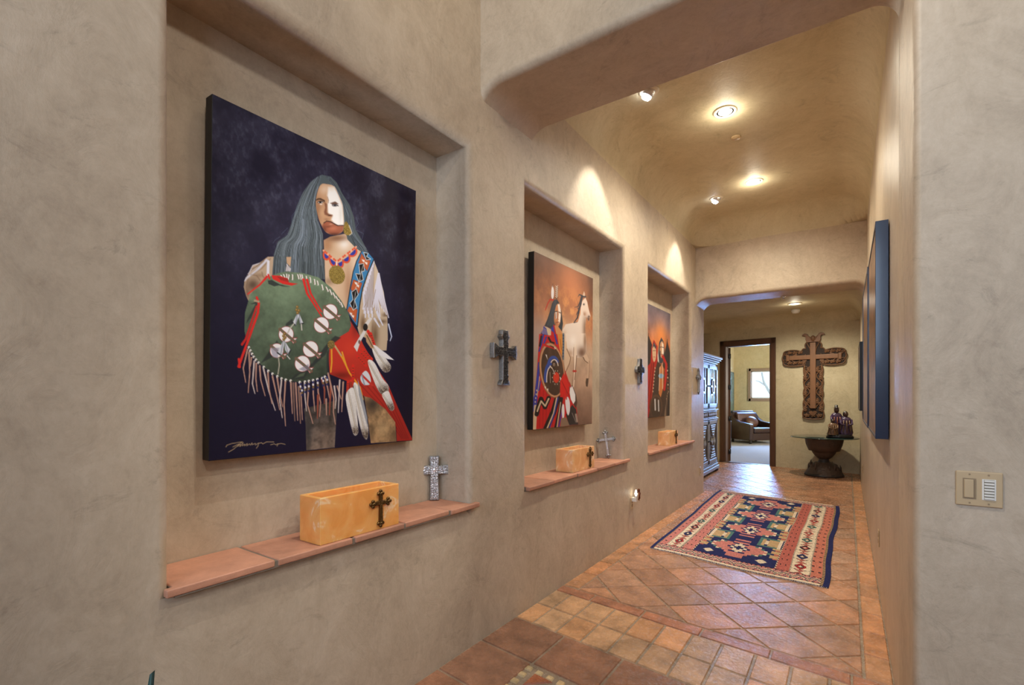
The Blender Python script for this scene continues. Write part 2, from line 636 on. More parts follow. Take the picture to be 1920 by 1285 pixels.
q = [sk(cx_ + 0.30 * math.cos(2 * PI * k / 28), cw_ + 0.285 * math.sin(2 * PI * k / 28)) for k in range(28)]
TILES.append((q, tone(rgb(176, 104, 64), 0.02), 0.002))
for sx in (-1, 1):
    for sy in (-1, 1):
        a = (cx_ + sx * 0.31, cw_ + sy * 0.295)
        q = [sk(*a), sk(a[0] - sx * 0.12, a[1]), sk(a[0], a[1] - sy * 0.12)]
        TILES.append((q, tone(rgb(166, 96, 62), 0.05), 0.002))
# two rows of small tiles across the opening
xs_s = [-1.73, -1.598, -1.425, -1.252, -1.08, -0.91, -0.742, -0.575, -0.405, -0.235, -0.07, 0.09, 0.19]
for i in range(len(xs_s) - 1):
    for (w0, w1) in ((2.547, 2.80), (2.80, 3.062)):
        q = [sk(xs_s[i], w0), sk(xs_s[i + 1], w0), sk(xs_s[i + 1], w1), sk(xs_s[i], w1)]
        TILES.append((q, tone(C_SMALL, 0.14, 0.12), 0.006))
# narrow course behind them
xb = [-1.73, -1.452, -1.08, -0.71, -0.34, 0.02, 0.19]
for i in range(len(xb) - 1):
    q = [sk(xb[i], 3.064), sk(xb[i + 1], 3.064), sk(xb[i + 1], 3.175), sk(xb[i], 3.175)]
    TILES.append((q, tone(rgb(172, 114, 84), 0.08), 0.005))
# runs of tiles along both hall walls
y = 2.97
k = 0
while y < 10.6:
    y2 = y + 0.312
    q = [(0.072, y - 0.03), (0.19, y - 0.045), (0.19, y2 - 0.045), (0.072, y2 - 0.03)]
    if k == 0:
        q = clip(q, -SLOPE, -1, -(3.178 - SLOPE * 1.73))
    TILES.append((q, tone(C_EDGE, 0.12, 0.06), 0.005))
    y = y2; k += 1
y = 3.182
while y < 7.4:
    TILES.append(([(-1.73, y), (-1.60, y), (-1.60, y + 0.31), (-1.73, y + 0.31)], tone(C_EDGE, 0.12, 0.06), 0.005))
    y += 0.312
# big tiles laid on the diagonal
mA, mB = -1.07, 0.80
SQ = 0.437
def inter(a, b):
    x = (b - a) / (mA - mB)
    return (x, mA * x + a)
for ia in range(-30, 30):
    for ib in range(-30, 40):
        a0, b0 = 3.075 + SQ * ia, 3.60 + SQ * ib
        q = [inter(a0, b0), inter(a0 + SQ, b0), inter(a0 + SQ, b0 + SQ), inter(a0, b0 + SQ)]
        cx, cy = sum(p[0] for p in q) / 4, sum(p[1] for p in q) / 4
        if not (-3.2 < cx < 0.5 and 2.5 < cy < 12):
            continue
        base = tone(C_DIAG, 0.15, 0.08)
        for (xa, xb2, ya, yb) in ((-1.60, 0.07, 0, 7.55), (-2.6, 0.07, 7.55, 11.12)):
            p = clip(q, 1, 0, xb2); p = clip(p, -1, 0, -xa) if p else p
            if p: p = clip(p, 0, 1, yb)
            if p and ya > 0: p = clip(p, 0, -1, -ya)
            if p: p = clip(p, -SLOPE, -1, -(3.178 - SLOPE * 1.73))
            if p and area(p) > 0.0015:
                TILES.append((p, base, 0.006))
mb = MB(); cols = []
def put(poly, z, col):
    mb.bm.faces.new([mb.bm.verts.new((p[0], p[1], z)) for p in poly])
    cols.append(col)
mb.box(-3.2, 3.5, -4.0, 11.08, -0.05, 0.0)
cols += [rgb(150, 132, 112)] * 6
ZT = 0.006
def dedupe(poly):
    r = []
    for p in poly:
        if not r or math.hypot(p[0] - r[-1][0], p[1] - r[-1][1]) > 2e-3:
            r.append(p)
    if len(r) > 1 and math.hypot(r[0][0] - r[-1][0], r[0][1] - r[-1][1]) <= 2e-3:
        r.pop()
    return r
for (poly, col, g) in TILES:
    poly = dedupe(poly)
    if len(poly) < 3:
        continue
    a, b = inset(poly, g), inset(poly, g + 0.004)
    if len(a) < 3 or len(a) != len(b):
        if len(a) >= 3:
            put(a, ZT, col)
        continue
    # orientation is made counter-clockwise by inset()
    va = [mb.bm.verts.new((p[0], p[1], 0.0)) for p in a]
    vb = [mb.bm.verts.new((p[0], p[1], ZT)) for p in b]
    # match nearest vertices
    k0 = min(range(len(b)), key=lambda k: (b[k][0] - a[0][0]) ** 2 + (b[k][1] - a[0][1]) ** 2)
    vb = vb[k0:] + vb[:k0]
    mb.bm.faces.new(vb); cols.append(col)
    n = len(va)
    for i in range(n):
        j = (i + 1) % n
        try:
            mb.bm.faces.new([va[i], va[j], vb[j], vb[i]]); cols.append(col)
        except ValueError:
            pass
M['tiles'] = attr_mat('saltillo_tile', rough=0.245, noise=0.38, scale=7.0, bump=0.52, bscale=42, spec=0.55, bdist=0.010, rvar=0.10)
bm = mb.bm
bm.normal_update()
me = bpy.data.meshes.new('floor'); bm.to_mesh(me); bm.free()
fl = bpy.data.objects.new('floor', me); COL.objects.link(fl); me.materials.append(M['tiles'])
tint_faces(fl, np.array(cols, dtype=np.float32))
struct(fl)

# ------------------------------------------------------------------ door and trim of the office
dr = thing('door_1', 'dark wood door frame with its door folded back into the office', 'door', (-1.18, 10.95, 0), FROT)
dr['kind'] = 'structure'
mb = MB()
for (a, b, z0, z1) in ((DS0 - 0.10, DS0, 0, DZ + 0.11), (DS1, DS1 + 0.10, 0, DZ + 0.11), (DS0 - 0.10, DS1 + 0.10, DZ, DZ + 0.11)):
    mb.box(a, b, -0.022, 0.0, z0, z1)
    mb.box(a + 0.012, b - 0.012, -0.03, -0.02, z0, z1 - 0.012)
mb.build('door_casing', M['wood_trim'], dr, bevel=0.004)
mb = MB()
mb.box(DS0 - 0.03, DS0 + 0.015, -0.002, 0.17, 0, DZ + 0.03)
mb.box(DS1 - 0.015, DS1 + 0.03, -0.002, 0.17, 0, DZ + 0.03)
mb.box(DS0, DS1, -0.002, 0.17, DZ - 0.012, DZ + 0.03)
mb.build('door_jamb', M['wood_trim'], dr, bevel=0.003)
mb = MB(); mb.box(DS0 + 0.018, DS0 + 0.062, 0.175, 0.98, 0.012, DZ - 0.02)
leaf = mb.build('door_leaf', M['wood_trim'], dr, bevel=0.003)
hp = Vector((DS0 + .03, .166, 0)); leaf.rotation_euler = (0, 0, R(36)); leaf.location = hp - Matrix.Rotation(R(36), 3, 'Z') @ hp
for zz in (0.22, 0.93, 1.60, 2.27):
    mb = MB(); mb.lathe([(0.012, zz - 0.05), (0.012, zz + 0.05)], 12, (DS0 + 0.03, 0.166, 0)); mb.box(DS0 + 0.02, DS0 + 0.066, 0.169, 0.1755, zz - 0.05, zz + 0.05)
    mb.build('hinge', M['frame_black'], leaf)
mb = MB(); mb.box(DS0 - 0.03, DS1 + 0.03, 0.02, 0.10, 0.0, 0.012)
mb.build('threshold', M['wood_trim'], dr)

# office window with its frame, pane and the bare branch outside
wn = thing('window_1', 'office window with a wooden frame and bright daylight behind it', 'window', (0, 17.55, 0))
wn['kind'] = 'structure'
mb = MB()
t = 0.07
for (a, b, c, d) in ((WX0 - 0.02, WX0 + t, WZ0 - 0.02, WZ1 + 0.02), (WX1 - t, WX1 + 0.02, WZ0 - 0.02, WZ1 + 0.02), (WX0, WX1, WZ0 - 0.02, WZ0 + t), (WX0, WX1, WZ1 - t, WZ1 + 0.02)):
    mb.box(a, b, -0.03, 0.10, c, d)
M['wood_light'] = simple('weathered_window_wood', rgb(158, 134, 110), 0.5, noise=0.25, scale=12, stretch=(1, 1, 6))
mb.build('window_frame', M['wood_light'], wn, bevel=0.006)
mb = MB()
t2 = t + 0.035
for (a, b, c, d) in ((WX0 + t, WX0 + t2, WZ0 + t, WZ1 - t), (WX1 - t2, WX1 - t, WZ0 + t, WZ1 - t), (WX0 + t, WX1 - t, WZ0 + t, WZ0 + t2), (WX0 + t, WX1 - t, WZ1 - t2, WZ1 - t)):
    mb.box(a, b, 0.03, 0.08, c, d)
mb.build('window_sash', simple('cream_sash', rgb(206, 196, 170), 0.5), wn, bevel=0.004)
mb = MB(); mb.box(WX0 + t2, WX1 - t2, 0.05, 0.056, WZ0 + t2, WZ1 - t2)
mb.build('window_pane', M['glass'], wn)
# ------------------------------------------------------------------ painted canvases
# Each picture is painted on a fine grid of points; every point carries one colour.
# The drawing is traced on the artwork as photographed and flattened onto the canvas by a homography.
def homography(src, dst):
    A, b = [], []
    for (x, y), (u, v) in zip(src, dst):
        A.append([x, y, 1, 0, 0, 0, -u * x, -u * y]); b.append(u)
        A.append([0, 0, 0, x, y, 1, -v * x, -v * y]); b.append(v)
    h = np.linalg.solve(np.array(A, float), np.array(b, float))
    return np.append(h, 1).reshape(3, 3)

def smooth_noise(h, w, cy, cx, seed):
    g = np.random.default_rng(seed).random((cy + 2, cx + 2))
    y = np.linspace(0, cy, h); x = np.linspace(0, cx, w)
    yi, xi = y.astype(int), x.astype(int)
    fy, fx = (y - yi)[:, None], (x - xi)[None, :]
    fy, fx = fy * fy * (3 - 2 * fy), fx * fx * (3 - 2 * fx)
    a = g[yi][:, xi]; b = g[yi][:, xi + 1]; c = g[yi + 1][:, xi]; d = g[yi + 1][:, xi + 1]
    return (a * (1 - fx) + b * fx) * (1 - fy) + (c * (1 - fx) + d * fx) * fy

def fractal(h, w, base, seed, octs=5):
    r = base[0] / base[1]
    s = np.zeros((h, w)); amp, tot = 1.0, 0.0
    for o in range(octs):
        k = 2 ** o
        s += amp * smooth_noise(h, w, min(int(base[0] * k), h), min(int(base[1] * k), w), seed + o)
        tot += amp; amp *= 0.6
    return s / tot

class Painter:
    def __init__(self, corners, nx, ny, crops):
        """corners TL TR BR BL of the artwork as photographed"""
        self.nx, self.ny, self.crops = nx, ny, crops
        Hm = homography([(0, 0), (1, 0), (1, 1), (0, 1)], corners)
        u, v = np.meshgrid(np.linspace(0, 1, nx), np.linspace(0, 1, ny))
        w = Hm[2, 0] * u + Hm[2, 1] * v + 1
        self.X = (Hm[0, 0] * u + Hm[0, 1] * v + Hm[0, 2]) / w
        self.Y = (Hm[1, 0] * u + Hm[1, 1] * v + Hm[1, 2]) / w
        self.u, self.v = u, v
        self.img = np.zeros((ny, nx, 3))
        self.gx = self.X[0]
        self.aa = 0.5

    def P(self, key, pts):
        x0, y0, s = self.crops[key]
        return np.array([(x0 + s * p[0], y0 + s * p[1]) for p in pts], float)

    def window(self, q, pad):
        x0, x1 = q[:, 0].min() - pad, q[:, 0].max() + pad
        y0, y1 = q[:, 1].min() - pad, q[:, 1].max() + pad
        m = (self.X >= x0) & (self.X <= x1) & (self.Y >= y0) & (self.Y <= y1)
        if not m.any():
            return None
        r = np.where(m.any(1))[0]; c = np.where(m.any(0))[0]
        return slice(r[0], r[-1] + 1), slice(c[0], c[-1] + 1)

    def cover(self, q, soft=None):
        soft = soft or self.aa
        W = self.window(q, soft * 2)
        if W is None:
            return None, None
        X, Y = self.X[W], self.Y[W]
        ins = np.zeros(X.shape, bool)
        d2 = np.full(X.shape, 1e9)
        n = len(q)
        for i in range(n):
            a, b = q[i], q[(i + 1) % n]
            c = ((a[1] > Y) != (b[1] > Y))
            if a[1] != b[1]:
                ins ^= c & (X < (b[0] - a[0]) * (Y - a[1]) / (b[1] - a[1]) + a[0])
            ex, ey = b - a
            l = ex * ex + ey * ey + 1e-12
            t = np.clip(((X - a[0]) * ex + (Y - a[1]) * ey) / l, 0, 1)
            d2 = np.minimum(d2, (X - a[0] - t * ex) ** 2 + (Y - a[1] - t * ey) ** 2)
        d = np.sqrt(d2)
        d = np.where(ins, d, -d)
        return W, np.clip(0.5 + d / (2 * soft), 0, 1)

    def blend(self, W, a, col):
        a = a[..., None]
        self.img[W] = self.img[W] * (1 - a) + np.array(col, float) * a

    @staticmethod
    def curve(q, n=6):
        """closed Catmull-Rom through the points"""
        m = len(q); res = []
        for i in range(m):
            p0, p1, p2, p3 = q[i - 1], q[i], q[(i + 1) % m], q[(i + 2) % m]
            for k in range(n):
                t = k / n
                res.append(0.5 * ((2 * p1) + (p2 - p0) * t + (2 * p0 - 5 * p1 + 4 * p2 - p3) * t * t + (3 * p1 - p0 - 3 * p2 + p3) * t ** 3))
        return np.array(res)

    def poly(self, key, pts, col, soft=None, alpha=1.0, curve=False, grad=None):
        """grad = (point a, point b, colour b): colour runs from col at a to colour b at b"""
        q = self.P(key, pts)
        if curve:
            q = self.curve(q)
        W, a = self.cover(q, soft)
        if W is None:
            return None
        c = np.array(col, float)
        if grad:
            g = self.P(key, grad[:2])
            e = g[1] - g[0]
            t = np.clip(((self.X[W] - g[0][0]) * e[0] + (self.Y[W] - g[0][1]) * e[1]) / (e @ e), 0, 1)[..., None]
            c = c * (1 - t) + np.array(grad[2], float) * t
        self.blend(W, a * alpha, c)
        return (W, a)

    def line(self, key, pts, width, col, alpha=1.0, taper=None, soft=None):
        """open stroke; width in crop units, optional end width"""
        soft = soft or self.aa
        s = self.crops[key][2]
        q = self.P(key, pts)
        w0 = width * s / 2
        w1 = (taper if taper is not None else width) * s / 2
        W = self.window(q, max(w0, w1) + soft * 2)
        if W is None:
            return
        X, Y = self.X[W], self.Y[W]
        best = np.full(X.shape, -1e9)
        n = len(q) - 1
        for i in range(n):
            a, b = q[i], q[i + 1]
            ex, ey = b - a
            l = ex * ex + ey * ey + 1e-12
            t = np.clip(((X - a[0]) * ex + (Y - a[1]) * ey) / l, 0, 1)
            d = np.sqrt((X - a[0] - t * ex) ** 2 + (Y - a[1] - t * ey) ** 2)
            ww = w0 + (w1 - w0) * (i + t) / n
            best = np.maximum(best, ww - d)
        self.blend(W, np.clip(0.5 + best / (2 * soft), 0, 1) * alpha, col)

    def blob(self, key, c, rx, ry, col, alpha=1.0, mask=None, hard=False):
        s = self.crops[key][2]
        p = self.P(key, [c])[0]
        q = np.array([(p[0] - rx * s * 2, p[1] - ry * s * 2), (p[0] + rx * s * 2, p[1] + ry * s * 2)])
        W = self.window(q, 1)
        if W is None:
            return
        r2 = ((self.X[W] - p[0]) / (rx * s)) ** 2 + ((self.Y[W] - p[1]) / (ry * s)) ** 2
        if hard:
            a = np.clip(0.5 + (1 - np.sqrt(r2)) * min(rx, ry) * s / (2 * self.aa), 0, 1) * alpha
        else:
            a = np.exp(-r2 * 1.4) * alpha
        if mask is not None and mask[0] is not None:
            full = np.zeros((self.ny, self.nx)); full[mask[0]] = mask[1]
            a = a * full[W]
        self.blend(W, a, col)

    def speckle(self, mask, col, amount, seed):
        if not mask: return
        W, a = mask
        n = np.random.default_rng(seed).random(a.shape)
        self.blend(W, a * (n < amount) * 0.55, col)

    def texture(self, mask, field, amp):
        if not mask: return
        W, a = mask
        k = 1 + (field[W] - 0.5) * amp * a
        self.img[W] = self.img[W] * k[..., None]

    def object(self, name, parent, W, H, mat):
        """grid in the local XZ plane facing -Y, bottom centre at the origin"""
        nx, ny = self.nx, self.ny
        xs = (self.u - 0.5) * W
        zs_ = (1 - self.v) * H
        co = np.stack([xs, np.zeros_like(xs), zs_], -1).reshape(-1, 3)
        idx = np.arange(nx * ny).reshape(ny, nx)
        f = np.stack([idx[:-1, :-1], idx[1:, :-1], idx[1:, 1:], idx[:-1, 1:]], -1).reshape(-1, 4)
        me = bpy.data.meshes.new(name)
        me.vertices.add(len(co)); me.vertices.foreach_set('co', co.ravel())
        me.loops.add(f.size); me.loops.foreach_set('vertex_index', f.ravel().astype(np.int32))
        me.polygons.add(len(f))
        me.polygons.foreach_set('loop_start', np.arange(0, f.size, 4, dtype=np.int32))
        me.update(calc_edges=True); me.validate()
        im = np.clip(self.img, 0, 255) / 255.0
        im = np.where(im <= 0.04045, im / 12.92, ((im + 0.055) / 1.055) ** 2.4)
        at = me.color_attributes.new('tint', 'FLOAT_COLOR', 'POINT')
        buf = np.ones((nx * ny, 4), dtype=np.float32); buf[:, :3] = im.reshape(-1, 3)
        at.data.foreach_set('color', buf.ravel())
        o = bpy.data.objects.new(name, me); COL.objects.link(o); me.materials.append(mat)
        o.parent = parent
        return o

M['paint'] = attr_mat('varnished_oil_paint', rough=0.42, spec=0.3, bump=0.12, bscale=700, bdist=0.002)

# ---------------------------------------------------------- picture 1: seated warrior with a green shield
P1 = Painter([(395, 170), (779, 363), (775, 829), (386, 863)], 430, 560, {
    'F': (490, 310, .1634), 'S': (430, 480, .12451), 'N': (600, 440, .15561), 'L': (430, 620, .18683), 'Q': (590, 620, .17905), 'B': (360, 480, .31117), 'A': (360, 150, .27245)})
p = P1
f1 = fractal(560, 430, (14, 11), 3); f2 = fractal(560, 430, (60, 46), 23, 3); f3 = fractal(560, 430, (110, 24), 41, 3)
f4 = fractal(560, 430, (70, 90), 57, 3)
base = np.array([20, 17, 44.]); top = np.array([66, 66, 88.])
k = np.clip((1.05 - p.v * 1.5), 0, 1) * np.clip((f1 - 0.36) * 3.2, 0, 1) * (.35 + np.clip((f4 - .46) * 3.0, 0, 1.0) * .45)
edge = np.clip((p.u - 0.86) * 12, 0, 1) * 0.5
p.img[:] = base + (top - base) * np.clip(k * 1.5 + .10 * (f2 - .4) + .12 * np.clip(1 - p.v * 1.4, 0, 1), 0, 1)[..., None]
p.img *= (1 - edge * 0.35)[..., None]
# hair behind, right sleeve
SLV = [(645, 310), (700, 450), (770, 700), (815, 1000), (822, 1285), (650, 1285), (480, 1220), (450, 1110), (500, 650), (560, 480)]
m = p.poly('N', SLV, (196, 174, 148), grad=((520, 900), (800, 900), (212, 196, 176)))
for (c, rx, ry) in (((660, 1150), 40, 120), ((720, 1200), 60, 60), ((520, 1080), 40, 120), ((800, 980), 60, 40)):
    p.blob('N', c, rx, ry, (92, 66, 44), 0.75, m)
p.poly('B', [(1095, 380), (1175, 370), (1182, 480), (1175, 575), (1120, 575), (1090, 520)], (186, 166, 142))
p.blob('B', (1105, 480), 25, 90, (100, 74, 52), 0.8); p.blob('B', (1150, 400), 30, 14, (90, 66, 46), 0.7)
for i in range(9):
    x = 590 + i * 12
    p.line('N', [(640 - i * 14, 330 + i * 46), (630 - i * 12, 640 + i * 26), (632 - i * 14, 1000 - (i % 3) * 50)], 30, (214, 212, 228), taper=16)
    p.line('N', [(652 - i * 14, 360 + i * 46), (644 - i * 12, 640 + i * 26), (645 - i * 14, 960 - (i % 3) * 40)], 5, (130, 104, 80))
for i in range(8):
    p.line('N', [(706 - i * 4, 480 + i * 20), (760 - i * 16, 740 + i * 10), (830 - i * 26, 1010 - (i * 37) % 130)], 26, (216, 214, 230), taper=12)
    p.line('N', [(700 - i * 4, 500 + i * 24), (748 - i * 16, 740 + i * 14), (815 - i * 26, 980 - (i * 37) % 130)], 5, (128, 100, 74))
p.line('N', [(830, 1090), (868, 1240), (850, 1290)], 18, (190, 200, 226), taper=10)
p.line('N', [(690, 940), (720, 1020), (760, 1100)], 30, (210, 210, 226), taper=14)
p.line('N', [(660, 1020), (720, 1120)], 26, (210, 208, 222), taper=14)
# left sleeve
SL = [(560, -20), (430, 70), (330, 100), (262, 235), (205, 320), (190, 430), (225, 560), (270, 660), (450, 420), (640, 260), (660, -20)]
m = p.poly('S', SL, (186, 162, 138))
p.blob('S', (330, 400), 120, 110, (84, 64, 52), 0.85, m); p.blob('S', (430, 260), 80, 40, (150, 122, 98), 0.8, m); p.blob('S', (250, 520), 50, 120, (110, 86, 70), 0.7, m)
p.line('S', [(540, 30), (380, 190), (230, 290), (205, 340)], 34, (206, 206, 222), taper=12)
p.line('S', [(450, 70), (330, 105), (262, 235)], 16, (204, 200, 210), taper=12)
p.line('S', [(520, 10), (300, 190)], 8, (112, 90, 74))
for (a, b, c) in (((600, 10), (470, 150), (300, 260)), ((500, 40), (400, 130), (320, 150)), ((470, 210), (480, 270), (500, 290)), ((260, 300), (230, 420), (255, 560)), ((300, 240), (390, 260), (440, 330))):
    p.line('S', [a, b, c], 12, (120, 96, 78), alpha=.7, soft=1.2)
for k in range(5):
    p.line('S', [(545 - k * 40, 30 + k * 26), (430 - k * 44, 170 + k * 14), (250 - k * 8, 300 + k * 8)], 7, (214, 208, 212), alpha=.55)
# chest and neck
CH = [(40, 60), (120, 20), (300, -10), (420, 130), (505, 215), (450, 320), (395, 460), (360, 660), (320, 900), (150, 760), (60, 560)]
m = p.poly('N', CH, (214, 182, 152))
p.blob('N', (80, 120), 90, 120, (166, 118, 82), 0.75, m); p.blob('N', (290, 110), 90, 90, (246, 238, 232), 0.9, m)
p.blob('N', (200, 40), 160, 50, (120, 80, 56), 0.8, m); p.blob('N', (100, 640), 120, 160, (232, 206, 182), 0.6, m)
p.blob('N', (340, 640), 60, 300, (176, 132, 102), 0.75, m); p.blob('N', (420, 330), 60, 120, (236, 214, 194), 0.6, m); p.blob('N', (110, 560), 80, 60, (110, 84, 60), 0.5, m)
# hair
HR = [(690, 105), (790, 130), (860, 200), (920, 320), (1010, 460), (1060, 600), (1080, 740), (1150, 860), (1225, 1000), (1180, 1020), (1080, 950), (985, 850), (940, 640), (930, 480), (870, 330), (830, 240), (740, 210), (680, 215), (640, 270), (615, 400), (640, 620), (700, 780), (705, 960), (722, 1150), (725, 1300), (560, 1290), (330, 1250), (108, 1280), (130, 1000), (180, 850), (290, 780), (350, 600), (400, 450), (470, 300), (560, 180), (640, 125)]
mh = p.poly('F', HR, (84, 96, 102), grad=((690, 100), (400, 1250), (76, 86, 92)))
full = np.zeros((560, 430)); full[mh[0]] = mh[1]
rs = random.Random(5)
keep = p.img.copy()
LO = np.array([(690, 105), (560, 180), (470, 300), (400, 450), (350, 600), (280, 790), (175, 870), (130, 1000), (108, 1290)], float)
RI = np.array([(690, 130), (655, 230), (615, 380), (612, 500), (640, 640), (700, 800), (706, 950), (722, 1150), (725, 1300)], float)
for i in range(330):
    t = rs.random()
    q = LO * (1 - t) + RI * t
    ph, am = rs.uniform(0, 6), rs.uniform(3, 16)
    for j in range(2, 9):
        q[j, 0] += am * math.sin(ph + j * 1.3)
    a0 = rs.choice((0, 0, 1, 3, 4)); a1 = rs.choice((9, 9, 8, 7))
    if a1 - a0 < 3: continue
    q = Painter.curve(np.vstack([q[a0:a1], q[a1 - 1:a1]]), 4)[: 4 * (a1 - a0 - 1) + 1]
    l_ = rs.random()
    col = (150, 164, 184) if l_ > .86 else ((116, 128, 138) if l_ > .55 else ((46, 54, 60) if l_ < .34 else (98, 110, 118)))
    p.line('F', [tuple(c) for c in q], rs.uniform(2.2, 5.0), col, alpha=.75)
for i in range(60):
    t = rs.random()
    pts = [(740 + 60 * t, 140 + 60 * t), (880 + 70 * t * 0.5, 330 + 30 * rs.random()), (960 + 60 * rs.random(), 560), (1010 + 50 * rs.random(), 780), (1090 + 120 * rs.random(), 960 + 40 * rs.random())]
    q = Painter.curve(np.array(pts + [pts[-1]], float), 4)[: 17]
    p.line('F', [tuple(a) for a in q], rs.uniform(2.5, 5), (126, 140, 154) if rs.random() > 0.5 else (46, 54, 62), alpha=0.7)
p.img = keep * (1 - full[..., None]) + p.img * full[..., None]
for pts in ([(440, 380), (380, 520), (330, 700)], [(410, 480), (345, 560), (340, 640)], [(1085, 600), (1110, 680), (1075, 720)], [(1090, 750), (1170, 790), (1150, 860)], [(200, 800), (150, 830), (120, 870)], [(290, 700), (220, 770)]):
    p.line('F', pts, 4, (96, 110, 132), alpha=0.8)
p.poly('S', [(845, -10), (920, -10), (905, 140), (850, 80)], (196, 160, 128)); p.poly('S', [(850, 90), (915, 170), (905, 210), (830, 205)], (216, 212, 218))
for x in (850, 872, 892): p.line('S', [(x, 120), (x - 8, 205)], 6, (120, 110, 110))
# face
FA = [(680, 215), (740, 212), (830, 242), (880, 340), (928, 460), (945, 640), (940, 700), (930, 755), (870, 792), (800, 790), (735, 760), (690, 690), (650, 600), (618, 430), (640, 290)]
m = p.poly('F', FA, (198, 154, 118), curve=True)
p.blob('F', (640, 520), 50, 200, (150, 104, 74), 0.8, m); p.blob('F', (720, 270), 70, 70, (226, 198, 172), 0.85, m); p.blob('F', (690, 540), 40, 60, (206, 164, 128), 0.7, m)
p.poly('F', [(762, 250), (832, 250), (880, 340), (926, 460), (943, 640), (940, 690), (872, 690), (822, 655), (796, 620), (812, 575), (760, 545), (752, 450), (764, 400), (750, 340)], (248, 245, 243), soft=2.0)
p.blob('F', (800, 260), 50, 40, (236, 220, 204), 0.7, m)
p.poly('F', [(712, 650), (750, 634), (800, 645), (830, 665), (870, 690), (939, 690), (930, 755), (868, 792), (800, 790), (732, 755), (690, 690)], (164, 94, 70), soft=1.0)
p.blob('F', (820, 720), 60, 30, (206, 128, 98), 0.7, m); p.blob('F', (830, 795), 120, 26, (70, 36, 28), 0.85, m); p.blob('F', (715, 730), 30, 50, (96, 54, 40), 0.8, m)
p.poly('F', [(618, 388), (640, 372), (672, 370), (722, 396), (726, 420), (690, 398), (655, 388), (622, 398)], (76, 52, 40), soft=.7)
p.poly('F', [(782, 432), (842, 414), (882, 442), (850, 446), (812, 446)], (108, 78, 66), soft=.7)
p.blob('F', (672, 416), 34, 15, (52, 42, 40), 1, hard=True); p.blob('F', (690, 420), 10, 6, (220, 214, 210), 0.9, hard=True); p.blob('F', (652, 419), 8, 6, (214, 208, 204), 0.9, hard=True); p.blob('F', (678, 440), 18, 11, (238, 232, 230), 0.85); p.blob('F', (671, 417), 11, 10, (20, 20, 24), 1, hard=True)
p.blob('F', (842, 458), 36, 15, (120, 116, 120), 0.9, hard=True); p.blob('F', (840, 457), 12, 10, (32, 36, 46), 1, hard=True); p.line('F', [(806, 450), (842, 441), (880, 468)], 6, (70, 58, 56))
p.poly('F', [(716, 420), (748, 440), (745, 535), (775, 560), (812, 566), (805, 585), (762, 578), (722, 560), (714, 530), (728, 480)], (132, 84, 62), soft=1.2)
p.blob('F', (778, 570), 18, 8, (60, 36, 32), 0.9); p.line('F', [(752, 360), (766, 400), (762, 430)], 5, (150, 120, 104))
p.line('F', [(712, 656), (745, 634), (795, 645), (832, 668), (872, 690), (938, 690)], 10, (52, 30, 30)); p.blob('F', (795, 672), 26, 9, (206, 156, 134), 0.9); p.blob('F', (760, 700), 40, 12, (110, 58, 44), .6); p.blob('F', (905, 560), 22, 120, (222, 214, 206), .5, m); p.line('F', [(752, 448), (752, 540)], 5, (120, 84, 66), alpha=.6)
p.blob('F', (740, 615), 30, 16, (150, 104, 80), 0.6)
# earring
m = p.poly('F', [(952, 665), (975, 648), (1000, 690), (1036, 775), (1010, 802), (965, 795), (940, 755)], (138, 114, 50), curve=True); p.speckle(m, (196, 172, 96), 0.4, 1); p.speckle(m, (80, 62, 24), 0.25, 2)
p.line('F', [(1004, 690), (1038, 780), (1010, 804)], 9, (226, 220, 214), alpha=.8)
# necklace and medallion
for (a, b, nb) in (((38, 185), (200, 322), 9), ((200, 322), (432, 152), 12)):
    for i in range(nb + 1):
        t = i / nb
        p.blob('N', (a[0] + (b[0] - a[0]) * t, a[1] + (b[1] - a[1]) * t), 12, 13, (222, 84, 52) if i % 3 else (240, 170, 140), 1, hard=True)
for (a, b, c) in (((42, 210), (110, 262), (58, 290)), ((110, 275), (190, 330), (150, 372)), ((205, 345), (272, 310), (258, 392)), ((272, 306), (345, 252), (340, 330)), ((348, 246), (425, 170), (425, 248))):
    cx, cy = (a[0] + b[0]) / 2, (a[1] + b[1]) / 2
    mid = (cx + (c[0] - cx) * .75, cy + (c[1] - cy) * .75)
    q = [(cx + (a[0] - cx) * math.cos(R(w)) + (c[0] - cx) * math.sin(R(w)) * .95, cy + (a[1] - cy) * math.cos(R(w)) + (c[1] - cy) * math.sin(R(w)) * .95) for w in range(0, 181, 22)]
    p.poly('N', q, (52, 58, 158))
    for i in range(len(q) - 1):
        for k in range(2):
            t = k / 2
            p.blob('N', (q[i][0] + (q[i + 1][0] - q[i][0]) * t, q[i][1] + (q[i + 1][1] - q[i][1]) * t), 10, 11, (214, 82, 54), 1, hard=True)
p.blob('N', (198, 350), 9, 26, (228, 222, 216), 1, hard=True)
m = p.poly('N', [(190, 370), (245, 385), (290, 455), (298, 520), (262, 580), (205, 592), (150, 572), (112, 510), (108, 430), (145, 378)], (140, 118, 56), curve=True); p.speckle(m, (190, 168, 92), 0.4, 3); p.speckle(m, (84, 66, 28), 0.3, 4)
